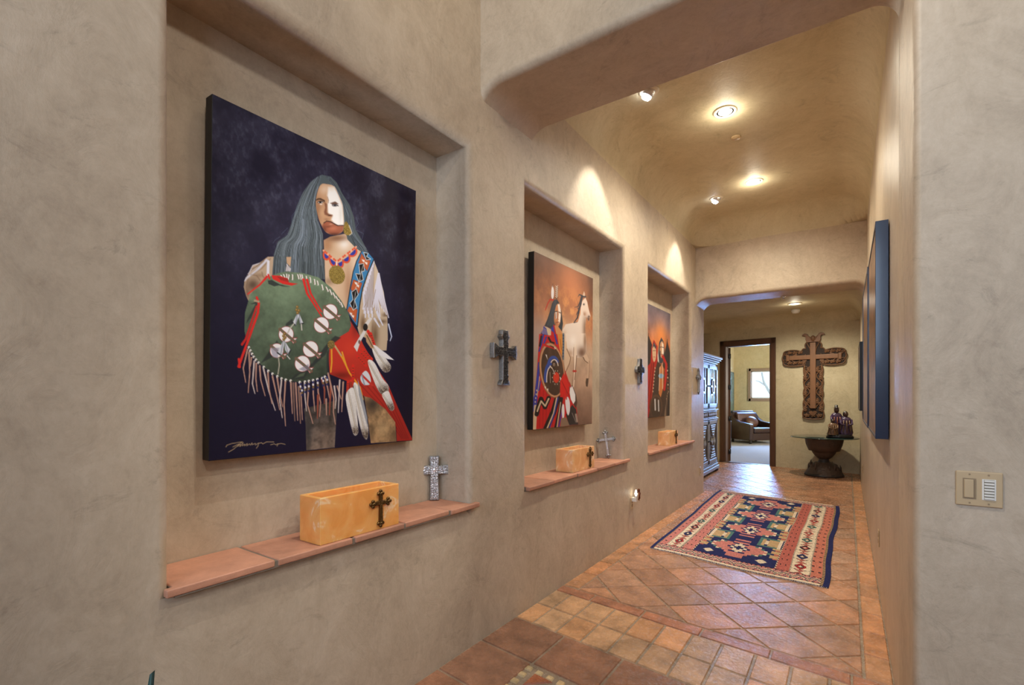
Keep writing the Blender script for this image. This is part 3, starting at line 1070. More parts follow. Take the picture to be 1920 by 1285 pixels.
# beaded strap
ST = [(500, 205), (580, 225), (648, 305), (570, 480), (512, 650), (478, 850), (452, 1110), (400, 1040), (320, 910), (360, 660), (398, 450), (440, 320)]
p.poly('N', ST, (58, 128, 180))
for q in ([(500, 235), (545, 300), (605, 325), (570, 440), (535, 400), (520, 360), (465, 345)], [(402, 545), (505, 590), (468, 712), (440, 650), (385, 680), (372, 650)], [(352, 870), (450, 905), (430, 1060), (330, 915)]):
    p.poly('N', q, (190, 96, 56)); p.line('N', q + q[:1], 6, (150, 60, 40))
for q in ([(525, 220), (580, 232), (560, 270), (612, 302), (556, 312)], [(468, 362), (525, 352), (535, 440), (502, 450), (522, 548), (468, 572), (430, 472), (482, 480)], [(440, 652), (460, 726), (418, 790), (445, 878), (400, 912), (360, 826), (398, 782), (380, 694)]):
    p.poly('N', q, (22, 22, 26)); p.line('N', q + q[:1], 7, (226, 224, 220))
for (x, y) in ((520, 320), (555, 350), (432, 590), (455, 620), (372, 955), (395, 985)):
    p.poly('N', [(x - 18, y - 20), (x + 18, y - 8), (x + 12, y + 22), (x - 8, y + 6)], (232, 226, 222))
p.line('N', [(498, 208), (440, 320), (398, 450), (360, 660), (320, 910)], 10, (28, 28, 36)); p.line('N', [(648, 310), (572, 482), (514, 650), (480, 850), (454, 1110)], 12, (26, 26, 34))
p.line('N', [(488, 540), (425, 650)], 5, (220, 220, 220)); p.line('N', [(520, 370), (470, 560)], 5, (224, 222, 220)); p.line('N', [(428, 690), (404, 900)], 5, (224, 222, 220))
# red cloth
RC = [(935, 360), (1010, 480), (1030, 530), (1100, 650), (1190, 790), (1250, 930), (1338, 1122), (1240, 1126), (1235, 1040), (1170, 930), (1040, 850), (950, 762), (830, 712), (820, 600), (835, 515)]
m = p.poly('B', RC, (192, 52, 40), grad=((900, 540), (1280, 1080), (158, 38, 32)))
p.blob('B', (900, 720), 80, 26, (110, 30, 22), 0.8, m); p.blob('B', (985, 430), 26, 70, (120, 34, 30), 0.7, m); p.blob('B', (960, 560), 60, 60, (216, 66, 46), 0.6, m)
for k in range(5):
    p.line('B', [(1000 + k * 26, 760 - k * 10), (1130 + k * 18, 900 - k * 6), (1270 + k * 10, 1110)], 7, (120, 28, 26), alpha=0.5)
# legs
LG = [(745, 780), (1085, 700), (1060, 1182), (770, 1208), (762, 950)]
m = p.poly('L', LG, (70, 64, 62), grad=((900, 800), (920, 1180), (112, 98, 88)))
p.texture(m, f2, 0.9); p.blob('L', (960, 1060), 90, 120, (134, 112, 98), 0.5, m); p.blob('L', (790, 1000), 40, 260, (48, 48, 50), 0.7, m)
m = p.poly('B', [(1040, 850), (1080, 860), (1170, 930), (1230, 1010), (1238, 1128), (1082, 1136), (1065, 1000)], (158, 126, 90))
p.texture(m, f2, .7); p.blob('B', (1090, 900), 60, 60, (64, 54, 46), 0.95, m); p.blob('B', (1150, 1050), 50, 60, (188, 158, 116), 0.7, m); p.blob('B', (1085, 1060), 30, 60, (92, 74, 54), 0.7, m); p.blob('B', (1225, 1090), 26, 60, (100, 78, 56), 0.7, m)
# fringe
SAL, BRK, WHT = (186, 146, 130), (150, 78, 62), (206, 194, 190)
for pts, c in (([(165, 170), (120, 360), (145, 505)], SAL), ([(180, 200), (188, 400), (170, 610)], SAL), ([(205, 255), (195, 340)], SAL), ([(235, 290), (215, 520), (240, 620)], WHT), ([(255, 315), (250, 470), (265, 600)], SAL), ([(290, 340), (300, 480), (345, 645)], SAL), ([(330, 370), (385, 600), (450, 795)], WHT), ([(375, 405), (385, 570), (415, 725)], SAL), ([(422, 450), (455, 600), (495, 790)], SAL), ([(470, 465), (490, 600), (525, 760)], SAL), ([(515, 485), (495, 690), (522, 872)], WHT), ([(555, 495), (540, 740), (555, 955)], SAL), ([(610, 515), (625, 830)], SAL), ([(660, 520), (680, 900)], SAL), ([(635, 520), (650, 905)], (130, 104, 94)), ([(690, 560), (700, 760), (708, 932)], (150, 118, 104)), ([(705, 510), (715, 660), (728, 895)], SAL), ([(752, 520), (755, 660), (770, 805)], WHT), ([(795, 520), (780, 740), (836, 935)], SAL), ([(838, 500), (840, 640), (855, 810)], SAL), ([(884, 490), (890, 620), (915, 720), (905, 865)], SAL), ([(890, 650), (882, 885)], BRK), ([(928, 480), (955, 590), (952, 735)], BRK), ([(962, 470), (985, 570), (1005, 680)], SAL), ([(972, 690), (975, 850)], SAL), ([(1020, 560), (1012, 700), (1004, 850)], BRK), ([(990, 425), (1050, 680), (1045, 820), (1066, 945)], SAL), ([(1055, 560), (1072, 690), (1062, 785)], WHT), ([(1085, 560), (1124, 690)], SAL), ([(1110, 500), (1095, 828)], WHT), ([(1145, 520), (1130, 820)], SAL)):
    p.line('L', pts, 19 if c is not BRK else 26, c, taper=8)
    p.line('L', [(a + 7, b) for a, b in pts], 4, (104, 72, 62), alpha=.7)
# shield
SH = [(470, 108), (515, 92), (560, 85), (660, 95), (760, 125), (840, 190), (900, 270), (945, 350), (960, 420), (945, 455), (880, 492), (832, 520), (822, 600), (815, 712), (740, 742), (640, 758), (560, 745), (480, 705), (400, 640), (330, 540), (305, 440), (308, 330), (340, 220), (400, 150)]
m = p.poly('B', SH, (112, 132, 106), grad=((560, 120), (650, 740), (62, 74, 62)))
p.texture(m, f1, 0.55); p.texture(m, f2, 0.3)
p.blob('B', (600, 220), 150, 90, (126, 148, 120), 0.5, m); p.blob('B', (330, 420), 40, 160, (66, 80, 70), 0.6, m); p.blob('B', (860, 420), 70, 90, (86, 104, 84), 0.5, m)
DK = (46, 52, 52)
for q in ([(405, 638), (440, 590), (505, 500), (540, 560), (470, 605)], [(560, 400), (600, 370), (605, 400), (560, 420)]):
    p.poly('B', q, DK, soft=1, alpha=.85)
p.poly('L', [(610, 480), (660, 430), (740, 400), (830, 320), (985, 120), (1060, 50), (1120, 70), (1000, 160), (960, 240), (800, 390), (740, 480)], DK, soft=1, alpha=.9)
p.poly('L', [(650, 470), (700, 430), (760, 410), (740, 450)], (84, 96, 78), soft=1)
p.poly('L', [(975, 210), (1000, 190), (1000, 420), (975, 420)], DK, soft=1, alpha=.8)
p.poly('S', [(560, 340), (620, 330), (740, 400), (900, 445), (780, 430), (730, 415), (660, 430), (570, 390)], DK, soft=.6, alpha=.9)
p.poly('S', [(290, 690), (380, 650), (420, 660), (300, 900), (230, 980), (240, 930), (370, 690)], DK, soft=.6, alpha=.8)
for (x, y, dx, dy) in ((530, 108, 10, 14), (546, 104, 10, 20), (564, 102, 2, 28), (578, 106, -6, 26), (600, 106, 0, 26), (632, 106, 8, 22), (646, 106, 8, 24), (658, 108, 6, 26), (684, 118, 4, 26), (708, 126, 4, 26), (734, 138, 4, 26), (752, 148, 6, 20), (780, 172, 8, 26), (806, 186, 14, 22), (828, 202, 14, 26), (848, 222, 16, 26), (866, 244, 16, 24), (882, 264, 16, 26), (896, 282, 12, 22)):
    p.line('B', [(x, y), (x + dx * .8, y + dy)], 10, (234, 230, 226)); p.line('B', [(x - 4, y), (x + dx * .8 - 4, y + dy)], 3, (90, 74, 54))
RED = (214, 44, 40)
p.line('B', [(446, 110), (400, 160), (325, 215)], 15, RED, taper=7)
p.poly('B', [(472, 104), (520, 108), (572, 126), (578, 150), (632, 160), (596, 170), (540, 158), (480, 128)], RED); p.poly('B', [(505, 112), (572, 126), (578, 148), (530, 136)], (160, 44, 38))
p.line('B', [(668, 135), (690, 220), (735, 290), (778, 358)], 15, RED, taper=8); p.line('B', [(690, 138), (712, 220), (778, 332)], 15, RED, taper=8)
p.line('B', [(381, 236), (394, 275), (388, 330), (330, 490), (268, 655)], 14, RED, taper=16); p.line('B', [(380, 290), (350, 380), (312, 490), (290, 520)], 10, (190, 40, 38), taper=16)
p.line('B', [(270, 610), (275, 658)], 14, RED)
p.line('B', [(452, 20), (450, 100)], 16, (222, 222, 234)); p.line('B', [(452, 100), (460, 125)], 10, RED)
for (x, y) in ((380, 258), (392, 262), (370, 256)):
    p.blob('B', (x, y), 7, 7, (176, 156, 130), 1, hard=True)
for (cx, cy, r) in ((832, 333, 42), (778, 412, 44), (562, 464, 44), (504, 562, 40), (712, 557, 45), (662, 645, 45)):
    tx, ty = cx + r * 1.12, cy + r * 1.0
    p.poly('B', [(cx + r * .62, cy + r * .75), (tx - 4, ty + 18), (tx + 2, ty - 2)], (150, 60, 58)); p.poly('B', [(cx + r * .8, cy + r * .55), (tx + 22, ty - 24), (tx + 2, ty - 4)], (150, 60, 58))
    p.poly('B', [(cx + r * .68, cy + r * .75), (tx - 5, ty + 12), (tx, ty)], (236, 232, 234)); p.poly('B', [(cx + r * .8, cy + r * .62), (tx + 16, ty - 18), (tx + 3, ty - 4)], (236, 232, 234))
    p.blob('B', (cx, cy), r + 3, r + 5, (150, 60, 58), 1, hard=True); p.blob('B', (cx, cy), r, r + 2, (236, 233, 236), 1, hard=True)
    p.line('B', [(cx - r * .86, cy - r * .72), (tx + 4, ty + 2)], 17, (150, 70, 62)); p.line('B', [(cx - r * .88, cy - r * .74), (tx + 4, ty + 2)], 11, (104, 104, 84))
p.poly('B', [(465, 545), (520, 545), (510, 610), (480, 600)], (150, 148, 168), soft=1, alpha=.7); p.poly('L', [(690, 380), (790, 330), (800, 390), (740, 400)], (120, 118, 138), soft=1, alpha=.6)
for q in ([(630, 340), (602, 395), (620, 412), (640, 350)], [(642, 340), (668, 400), (648, 404), (634, 350)], [(545, 498), (508, 575), (528, 590), (540, 584), (552, 510)], [(550, 500), (590, 562), (575, 588), (556, 560)]):
    p.poly('B', q, (202, 206, 216)); p.line('B', [q[1], q[2]], 8, (40, 42, 48)); p.line('B', [q[0], q[2]], 4, (120, 124, 136))
for (x, y) in ((630, 300), (626, 318), (640, 322), (632, 336), (552, 460), (546, 474), (556, 484), (548, 494)):
    p.blob('B', (x, y), 9, 9, (128, 100, 52), 1, hard=True); p.blob('B', (x - 2, y - 2), 3, 3, (196, 168, 110), 1, hard=True)
p.line('B', [(610, 400), (585, 430), (570, 460)], 7, (190, 186, 176)); p.line('B', [(655, 405), (658, 440)], 7, (200, 196, 188)); p.line('B', [(515, 605), (520, 650), (512, 705)], 7, (170, 166, 150)); p.line('B', [(568, 595), (585, 615)], 6, (200, 200, 200))
for (x, y) in ((332, 540), (342, 560), (352, 580), (362, 598), (376, 616), (392, 634), (424, 662), (452, 686), (478, 704), (508, 720), (534, 734), (560, 742), (590, 748), (646, 758), (678, 756), (702, 752), (728, 748), (754, 742), (784, 736), (800, 728)):
    p.blob('B', (x, y), 8, 9, (226, 224, 222), 1, hard=True); p.blob('B', (x + 4, y + 4), 4, 4, (96, 86, 60), 1, hard=True)
for (x, y) in ((650, 800), (660, 824), (680, 806), (702, 800), (728, 790), (756, 780), (790, 768), (814, 762)):
    for j in range(4):
        p.blob('B', (x, y - 30 + j * 14), 6, 7, ((46, 52, 110), (220, 220, 226), (120, 96, 60), (40, 46, 96))[j], 1, hard=True)
# thongs, rosette, bead strings, feathers
p.line('B', [(862, 542), (910, 620), (950, 706), (1015, 795), (1034, 870)], 11, (226, 156, 44), taper=8); p.line('B', [(840, 540), (842, 640), (836, 698)], 9, (226, 160, 48)); p.line('B', [(905, 580), (930, 660)], 9, (222, 156, 50)); p.line('B', [(860, 540), (900, 600)], 8, (180, 160, 130))
m = (lambda w: w)(p.poly('B', [(818, 520), (836, 506), (856, 518), (858, 545), (840, 560), (820, 548)], (120, 98, 50), curve=True)); p.speckle(m, (206, 184, 120), .35, 8); p.speckle(m, (50, 40, 20), .3, 9)
for pts in ([(996, 604), (1050, 664)], [(1030, 566), (1085, 625)], [(1012, 580), (1072, 640)], [(972, 662), (972, 745)], [(942, 760), (940, 824)], [(960, 755), (962, 800)], [(1062, 456), (1092, 524)], [(1078, 470), (1100, 540)]):
    p.line('B', pts, 17, (206, 44, 36))
    for k in range(1, 5):
        t = k / 5
        p.blob('B', (pts[0][0] + (pts[1][0] - pts[0][0]) * t, pts[0][1] + (pts[1][1] - pts[0][1]) * t), 5, 3, (70, 62, 36), .8, hard=True)
def feather(q, tip, rad):
    m = p.poly('B', q, (214, 210, 206), curve=True)
    p.blob('B', tip, rad * 1.5, rad * 1.2, (70, 54, 42), 1, m); p.blob('B', q[0], 40, 60, (238, 236, 234), .6, m); p.speckle(m, (240, 238, 236), .2, 12)
    a, b = q[0], tip
    p.line('B', [a, b], 5, (176, 164, 146)); p.line('B', [(a[0] + 8, a[1]), (b[0] + 8, b[1])], 3, (150, 144, 138), alpha=.8)
feather([(940, 815), (975, 800), (990, 900), (1005, 1040), (1000, 1080), (975, 1078), (945, 960), (928, 860)], (992, 1060), 26)
feather([(975, 780), (1005, 790), (1040, 930), (1066, 1040), (1058, 1112), (1030, 1080), (1000, 960)], (1046, 1085), 34)
p.poly('B', [(1000, 740), (1030, 850), (1060, 980), (1062, 1040), (1040, 960), (1008, 840)], (150, 154, 162))
feather([(1062, 640), (1100, 645), (1150, 740), (1188, 790), (1182, 838), (1140, 835), (1100, 760)], (1160, 820), 34)
feather([(1085, 545), (1125, 555), (1170, 620), (1202, 670), (1190, 702), (1155, 700), (1110, 630)], (1180, 688), 30)
p.poly('B', [(1100, 540), (1170, 590), (1222, 634), (1180, 626), (1130, 600)], (224, 222, 226))
feather([(1150, 840), (1185, 820), (1205, 860), (1224, 925), (1200, 938), (1165, 880)], (1200, 920), 26)
p.poly('B', [(1072, 372), (1088, 380), (1062, 420), (1045, 470), (1016, 520), (996, 580), (976, 548), (1010, 490), (1034, 452), (1034, 420), (1050, 400)], (214, 210, 210)); p.blob('B', (1046, 432), 14, 22, (30, 28, 30), 1, hard=True); p.blob('B', (1010, 520), 7, 12, (120, 90, 84), 1, hard=True)
p.poly('B', [(1045, 470), (1080, 500), (1100, 560), (1080, 560), (1052, 520)], (180, 146, 112)); p.line('B', [(1055, 480), (1090, 550)], 5, (86, 62, 46))
p.poly('B', [(1022, 720), (1050, 695), (1076, 730), (1078, 775), (1040, 780), (1018, 750)], (206, 210, 218), curve=True); p.line('B', [(1020, 715), (1090, 785)], 12, (190, 52, 44)); p.line('B', [(1026, 722), (1042, 780)], 8, (140, 150, 166))
# signature
INK = (168, 146, 112)
for s_ in ([(188, 1148), (196, 1136), (225, 1127), (262, 1121), (292, 1118)], [(288, 1119), (262, 1140), (236, 1162), (204, 1180)], [(232, 1148), (256, 1136), (270, 1130), (262, 1144), (280, 1132), (276, 1146)], [(276, 1146), (296, 1122), (290, 1142), (306, 1132), (304, 1142), (322, 1128), (318, 1142), (336, 1130), (340, 1138), (352, 1124), (350, 1136), (372, 1128), (372, 1138), (392, 1126), (388, 1144), (378, 1158)], [(392, 1128), (410, 1124), (418, 1132), (440, 1120), (486, 1120)], [(466, 1138), (488, 1132), (498, 1138), (512, 1132), (506, 1146)], [(512, 1134), (530, 1130), (556, 1136)]):
    p.line('B', s_, 4.5, INK, alpha=.95)

# ---------------------------------------------------------- picture 2: warrior with a horse
P2 = Painter([(1000, 469.5), (1111, 521), (1111, 795.4), (1005, 805)], 230, 310, {'U': (985, 460, .14014), 'V': (985, 630, .14014)})
p = P2
g1 = fractal(310, 230, (7, 6), 61); g2 = fractal(310, 230, (22, 17), 77, 4)
stops = np.array([0, .16, .34, .52, .75, 1.0]); cols_ = np.array([[98, 68, 56], [128, 84, 64], [166, 108, 76], [184, 156, 134], [162, 132, 112], [116, 88, 74]], float)
for c in range(3):
    p.img[..., c] = np.interp(p.v.ravel(), stops, cols_[:, c]).reshape(p.v.shape)
p.img *= (0.78 + 0.44 * g1)[..., None]
glow = np.exp(-(((p.u - .58) / .26) ** 2 + ((p.v - .12) / .2) ** 2)) * .8
p.img = p.img * (1 - glow[..., None]) + np.array([206, 132, 92]) * glow[..., None]
fire = np.exp(-(((p.u - .55) / .5) ** 2 + ((p.v - .27) / .12) ** 2)) * np.clip((g2 - .42) * 4, 0, 1) * .8
p.img = p.img * (1 - fire[..., None]) + np.array([226, 158, 98]) * fire[..., None]
lt = np.exp(-(((p.u - .5) / .3) ** 2 + ((p.v - .46) / .14) ** 2)) * .7
p.img = p.img * (1 - lt[..., None]) + np.array([226, 200, 172]) * lt[..., None]
cool = np.exp(-(((p.u - .05) / .16) ** 2 + ((p.v - .48) / .16) ** 2)) * .6
p.img = p.img * (1 - cool[..., None]) + np.array([150, 138, 142]) * cool[..., None]
dk = np.clip((p.u - .86) * 6, 0, 1) * np.clip(1 - p.v * 2.5, 0, 1) * .6
p.img *= (1 - dk * .5)[..., None]
# horse
CR = (228, 212, 200)
m = p.poly('U', [(500, 1150), (540, 1070), (640, 1050), (700, 1040), (735, 930), (740, 840), (760, 740), (800, 930), (812, 1000), (800, 1100), (806, 1300), (545, 1300)], CR, curve=False)
p.blob('U', (800, 1130), 40, 200, (120, 88, 68), .8, m); p.blob('U', (520, 1230), 40, 90, (186, 160, 136), .7, m)
m = p.poly('V', [(540, -20), (550, 60), (565, 180), (600, 270), (650, 300), (700, 310), (770, 305), (822, 220), (815, 60), (805, -20)], CR)
p.blob('V', (760, 240), 70, 90, (96, 66, 50), .85, m); p.blob('V', (800, 80), 26, 160, (130, 98, 76), .8, m); p.blob('V', (600, 250), 50, 60, (170, 136, 110), .7, m); p.blob('V', (640, 80), 50, 80, (244, 236, 228), .7, m)
p.poly('V', [(545, 190), (610, 300), (600, 370), (560, 440), (545, 510), (535, 420)], (206, 178, 152)); p.line('V', [(560, 190), (612, 310), (600, 380), (550, 500)], 8, (120, 86, 64))
p.poly('V', [(650, 130), (690, 130), (692, 320), (680, 440), (672, 560), (660, 700), (644, 700), (652, 560), (655, 440), (650, 300)], (222, 202, 184)); p.line('V', [(652, 170), (650, 300), (655, 440), (646, 700)], 6, (140, 104, 80)); p.line('V', [(692, 280), (678, 470), (668, 600)], 8, (110, 80, 62)); p.line('V', [(652, 488), (680, 488)], 26, (178, 52, 44))
p.blob('V', (668, 140), 24, 40, (236, 224, 212), .8)
p.poly('V', [(770, 290), (822, 262), (862, 350), (858, 460), (852, 590), (834, 590), (840, 470), (838, 390), (790, 356)], (200, 172, 148)); p.line('V', [(776, 300), (800, 350), (840, 380)], 10, (92, 66, 50)); p.line('V', [(858, 350), (852, 590)], 5, (120, 90, 70))
p.poly('V', [(820, 585), (850, 585), (848, 640), (838, 698), (818, 690), (812, 640)], (84, 66, 54))
m = p.poly('U', [(765, 740), (800, 702), (825, 760), (845, 860), (870, 950), (852, 1030), (832, 1005), (815, 975), (778, 945), (755, 850)], (226, 206, 192))
p.blob('U', (845, 1000), 34, 50, (96, 66, 52), .9, m); p.blob('U', (790, 930), 30, 40, (170, 126, 100), .8, m); p.blob('U', (780, 795), 12, 14, (40, 34, 34), 1, m); p.blob('U', (850, 960), 8, 12, (50, 34, 30), 1)
p.poly('U', [(762, 670), (780, 612), (795, 650), (790, 700)], (206, 180, 160)); p.poly('U', [(815, 690), (832, 655), (830, 740)], (130, 96, 76))
MN = (62, 64, 74)
for pts in ([(800, 690), (760, 690), (742, 780), (716, 900), (700, 990)], [(760, 680), (720, 660), (700, 690)], [(750, 690), (730, 760), (700, 830), (660, 835)], [(735, 800), (705, 890), (680, 940)], [(712, 900), (695, 980), (650, 1048), (690, 1040)], [(740, 780), (720, 850), (690, 855)]):
    p.line('U', pts, 22, MN, taper=5)
# warrior
p.line('U', [(372, 740), (330, 735), (300, 790), (270, 880)], 18, (190, 42, 38), taper=9)
p.poly('U', [(355, 545), (368, 560), (380, 620), (376, 700), (360, 725), (345, 690), (344, 610)], (226, 220, 222), curve=True); p.line('U', [(365, 510), (362, 560)], 5, (90, 60, 50))
for k in range(6):
    p.line('U', [(402 + (k % 2) * 4, 560 + k * 28), (416, 580 + k * 28), (430, 555 + k * 28)], 12, (96, 70, 56)); p.line('U', [(402, 545 + k * 28), (416, 566 + k * 28), (428, 540 + k * 28)], 8, (226, 210, 196))
HA = [(380, 740), (420, 728), (452, 780), (480, 880), (492, 960), (505, 1060), (492, 1170), (452, 1120), (440, 1090), (390, 1085), (345, 1125), (262, 1095), (300, 1000), (335, 880), (355, 790)]
m = p.poly('U', HA, (54, 60, 68))
for k in range(14):
    p.line('U', [(385 + k * 2, 745), (355 + k * 4, 860), (290 + k * 9, 1090)], 4, (104, 114, 128) if k % 2 else (34, 38, 46), alpha=.8)
m = p.poly('U', [(412, 815), (450, 790), (468, 830), (477, 900), (470, 1040), (440, 1102), (410, 1090), (390, 1040), (388, 950)], (196, 132, 92), curve=True)
p.poly('U', [(432, 800), (455, 795), (472, 870), (474, 960), (464, 1040), (446, 1060), (442, 1000), (446, 930)], (240, 228, 216), soft=.7)
p.poly('U', [(400, 905), (424, 900), (424, 990), (405, 1000)], (226, 214, 204), soft=.5); p.line('U', [(410, 920), (410, 990)], 6, (90, 80, 84))
p.line('U', [(396, 900), (428, 895)], 12, (60, 42, 36)); p.line('U', [(448, 905), (470, 915)], 11, (70, 50, 44)); p.line('U', [(420, 1045), (450, 1042)], 9, (120, 50, 40)); p.line('U', [(436, 920), (432, 1000), (446, 1004)], 7, (150, 92, 66)); p.blob('U', (405, 1060), 24, 30, (120, 66, 44), .6, m)
p.poly('U', [(392, 1085), (440, 1100), (480, 1150), (500, 1200), (498, 1300), (430, 1300)], (200, 138, 92))
RB, BL, BG, BK = (186, 32, 34), (50, 56, 150), (202, 180, 150), (34, 28, 30)
p.poly('U', [(262, 1090), (345, 1122), (390, 1080), (412, 1180), (440, 1300), (196, 1300), (215, 1200), (240, 1130)], (86, 40, 60))
p.poly('U', [(255, 1095), (300, 1110), (350, 1140), (360, 1210), (320, 1240), (250, 1215), (225, 1180)], BG); p.poly('U', [(252, 1095), (290, 1130), (310, 1220), (240, 1215), (222, 1190), (245, 1140)], BL)
for k in range(4): p.line('U', [(240 + k * 18, 1120 + k * 8), (236 + k * 20, 1215)], 6, BG)
p.poly('U', [(345, 1125), (392, 1080), (405, 1150), (420, 1240), (380, 1240)], BL); p.line('U', [(386, 1085), (404, 1180), (424, 1300)], 16, RB); p.line('U', [(230, 1215), (330, 1240), (380, 1260)], 26, BK); p.poly('U', [(350, 1160), (385, 1180), (410, 1290), (350, 1290)], RB)
ROB = [(196, -10), (330, 10), (432, -10), (470, 200), (520, 420), (600, 640), (690, 900), (722, 1190), (500, 1210), (140, 1245), (145, 1000), (150, 820), (170, 600), (185, 300)]
m = p.poly('V', ROB, RB)
for pts in ([(250, 0), (235, 90), (200, 220)], [(290, 30), (262, 110)], [(400, 0), (430, 120)]): p.line('V', pts, 20, BL)
for pts in ([(225, 20), (206, 150)], [(320, 40), (350, 100), (390, 110)]): p.line('V', pts, 24, BK)
p.line('V', [(365, 20), (410, 110)], 18, RB)
p.poly('V', [(440, -10), (500, -10), (508, 120), (505, 330), (478, 250), (452, 120)], (202, 132, 62)); p.line('V', [(470, 60), (490, 200)], 8, (150, 90, 44))
p.line('V', [(512, -10), (516, 120), (512, 330)], 24, (96, 108, 116)); 
for k in range(8): p.blob('V', (513, 10 + k * 40), 9, 9, (40, 60, 96), 1, hard=True)
for pts, c, w in (([(205, 380), (190, 560), (165, 840), (150, 1000)], BL, 34), ([(212, 560), (200, 700), (180, 860)], BG, 10), ([(222, 620), (205, 740)], BL, 16), ([(165, 830), (160, 950)], BL, 50), ([(170, 950), (160, 1240)], BG, 44)): p.line('V', pts, w, c)
for k in range(5): p.blob('V', (178 - k * 5, 740 + k * 50), 8, 12, BG, 1, hard=True)
for k in range(6): p.line('V', [(220 + k * 44, 720 + k * 20), (226 + k * 40, 1220)], 6, (126, 18, 22), alpha=.8)
p.line('V', [(185, 1050), (200, 960), (236, 850), (290, 960), (335, 840)], 56, BK); p.line('V', [(192, 1010), (212, 950), (238, 880), (292, 945), (335, 850)], 20, BG)
p.line('V', [(310, 1235), (400, 1020), (450, 840)], 74, BK); p.line('V', [(322, 1235), (400, 1040), (440, 830)], 18, BG); p.line('V', [(350, 1235), (415, 1030), (455, 840)], 14, BL); p.line('V', [(432, 1225), (480, 1000), (500, 850)], 40, BK); p.line('V', [(448, 1220), (490, 900)], 13, BG); p.line('V', [(470, 1215), (520, 960)], 14, BL)
# disc shield
def ell(cx, cy, rx, ry, rot, n=26):
    a = R(rot)
    return [(cx + rx * math.cos(2 * PI * k / n) * math.cos(a) - ry * math.sin(2 * PI * k / n) * math.sin(a), cy + rx * math.cos(2 * PI * k / n) * math.sin(a) + ry * math.sin(2 * PI * k / n) * math.cos(a)) for k in range(n)]
p.poly('V', ell(372, 472, 165, 372, -8), (126, 88, 62)); p.poly('V', ell(374, 472, 158, 362, -8), (186, 138, 104))
m = p.poly('V', ell(378, 476, 142, 336, -8), (74, 54, 44)); p.texture(m, g2, .6)
def arcs(cx, cy, rx, ry, a0, a1): return [(cx + rx * math.cos(R(a0 + (a1 - a0) * k / 10)), cy + ry * math.sin(R(a0 + (a1 - a0) * k / 10))) for k in range(11)]
p.line('V', arcs(386, 420, 62, 118, 170, 330), 40, (52, 74, 148)); p.line('V', arcs(398, 430, 52, 96, 180, 350), 12, (220, 208, 196)); p.line('V', arcs(340, 560, 52, 170, 160, 280), 40, (52, 74, 148)); p.line('V', arcs(350, 590, 46, 160, 165, 300), 11, (220, 208, 196))
p.blob('V', (428, 572), 40, 72, (200, 58, 40), 1, hard=True)
for k in range(10): p.blob('V', (428 + 50 * math.cos(k * .63), 572 + 92 * math.sin(k * .63)), 5, 7, (216, 204, 190), 1, hard=True)
p.line('V', [(380, 460), (412, 530)], 8, (214, 204, 196)); p.blob('V', (396, 400), 12, 20, (196, 180, 168), 1, hard=True); p.blob('V', (396, 402), 7, 13, (74, 54, 44), 1, hard=True); p.line('V', [(345, 500), (352, 640)], 8, (190, 170, 156), alpha=.7)
for q in ([(282, 265), (300, 270), (312, 335)], [(395, 165), (420, 185), (396, 200)], [(275, 690), (298, 690), (292, 722)], [(305, 720), (328, 716), (326, 756)], [(478, 565), (505, 590), (480, 612)]): p.poly('V', q, (222, 216, 212))
p.line('V', [(270, 140), (340, 165), (400, 190)], 28, RB, taper=12)
p.poly('V', [(525, 510), (560, 600), (600, 690), (640, 830), (540, 850), (480, 780), (480, 620)], (200, 36, 34)); p.line('V', [(500, 620), (600, 820)], 8, (140, 22, 26))
p.poly('V', [(600, 690), (640, 680), (690, 800), (705, 900), (690, 980), (640, 900), (605, 800)], (74, 56, 50)); p.poly('V', [(610, 690), (640, 690), (680, 800), (680, 880), (655, 925), (620, 860), (604, 770)], (224, 222, 224))
p.poly('V', [(640, 930), (690, 990), (722, 1190), (600, 1200), (560, 1060)], (52, 46, 46)); p.line('V', [(640, 1040), (690, 1160)], 8, (130, 120, 116)); p.line('V', [(690, 1060), (706, 1150)], 26, (150, 134, 124))
p.poly('V', [(550, 870), (578, 826), (606, 880), (612, 1000), (590, 1070), (562, 1000)], (218, 216, 222), curve=True); p.poly('V', [(510, 940), (530, 915), (542, 1000), (538, 1090), (516, 1110), (504, 1010)], (214, 212, 216), curve=True)
for pts in ([(560, 740), (565, 860)], [(530, 800), (530, 920)], [(600, 640), (620, 700)]): p.line('V', pts, 12, (176, 40, 36))
p.poly('V', [(500, 1110), (560, 1090), (610, 1200), (490, 1215)], (128, 106, 88)); 

# ---------------------------------------------------------- picture 3: two wrapped figures at dusk
p3c = [(1206.5, 565.2), (1257, 588), (1257, 780), (1204.9, 785.3)]
P3 = Painter(p3c, 150, 210, {'W': (1205, 560, .18667)})
p = P3
h1 = fractal(210, 150, (8, 6), 91)
stops = np.array([0, .14, .30, .42, .6, 1.0]); cols_ = np.array([[90, 80, 88], [126, 102, 106], [184, 112, 72], [180, 94, 56], [112, 68, 54], [66, 50, 46]], float)
for c in range(3):
    p.img[..., c] = np.interp(p.v.ravel(), stops, cols_[:, c]).reshape(p.v.shape)
p.img *= (0.72 + .56 * h1)[..., None]
gl = np.exp(-(((p.u - .62) / .22) ** 2 + ((p.v - .24) / .12) ** 2)) * .85
p.img = p.img * (1 - gl[..., None]) + np.array([232, 140, 70]) * gl[..., None]
TP = (48, 42, 44)
p.poly('W', [(250, 415), (285, 570), (290, 1190), (205, 1190), (212, 580)], TP); p.poly('W', [(58, 360), (112, 500), (130, 760), (-60, 900), (-60, 620)], TP); p.line('W', [(250, 400), (242, 460)], 5, (80, 60, 50)); p.line('W', [(60, 340), (52, 420)], 5, (80, 60, 50))
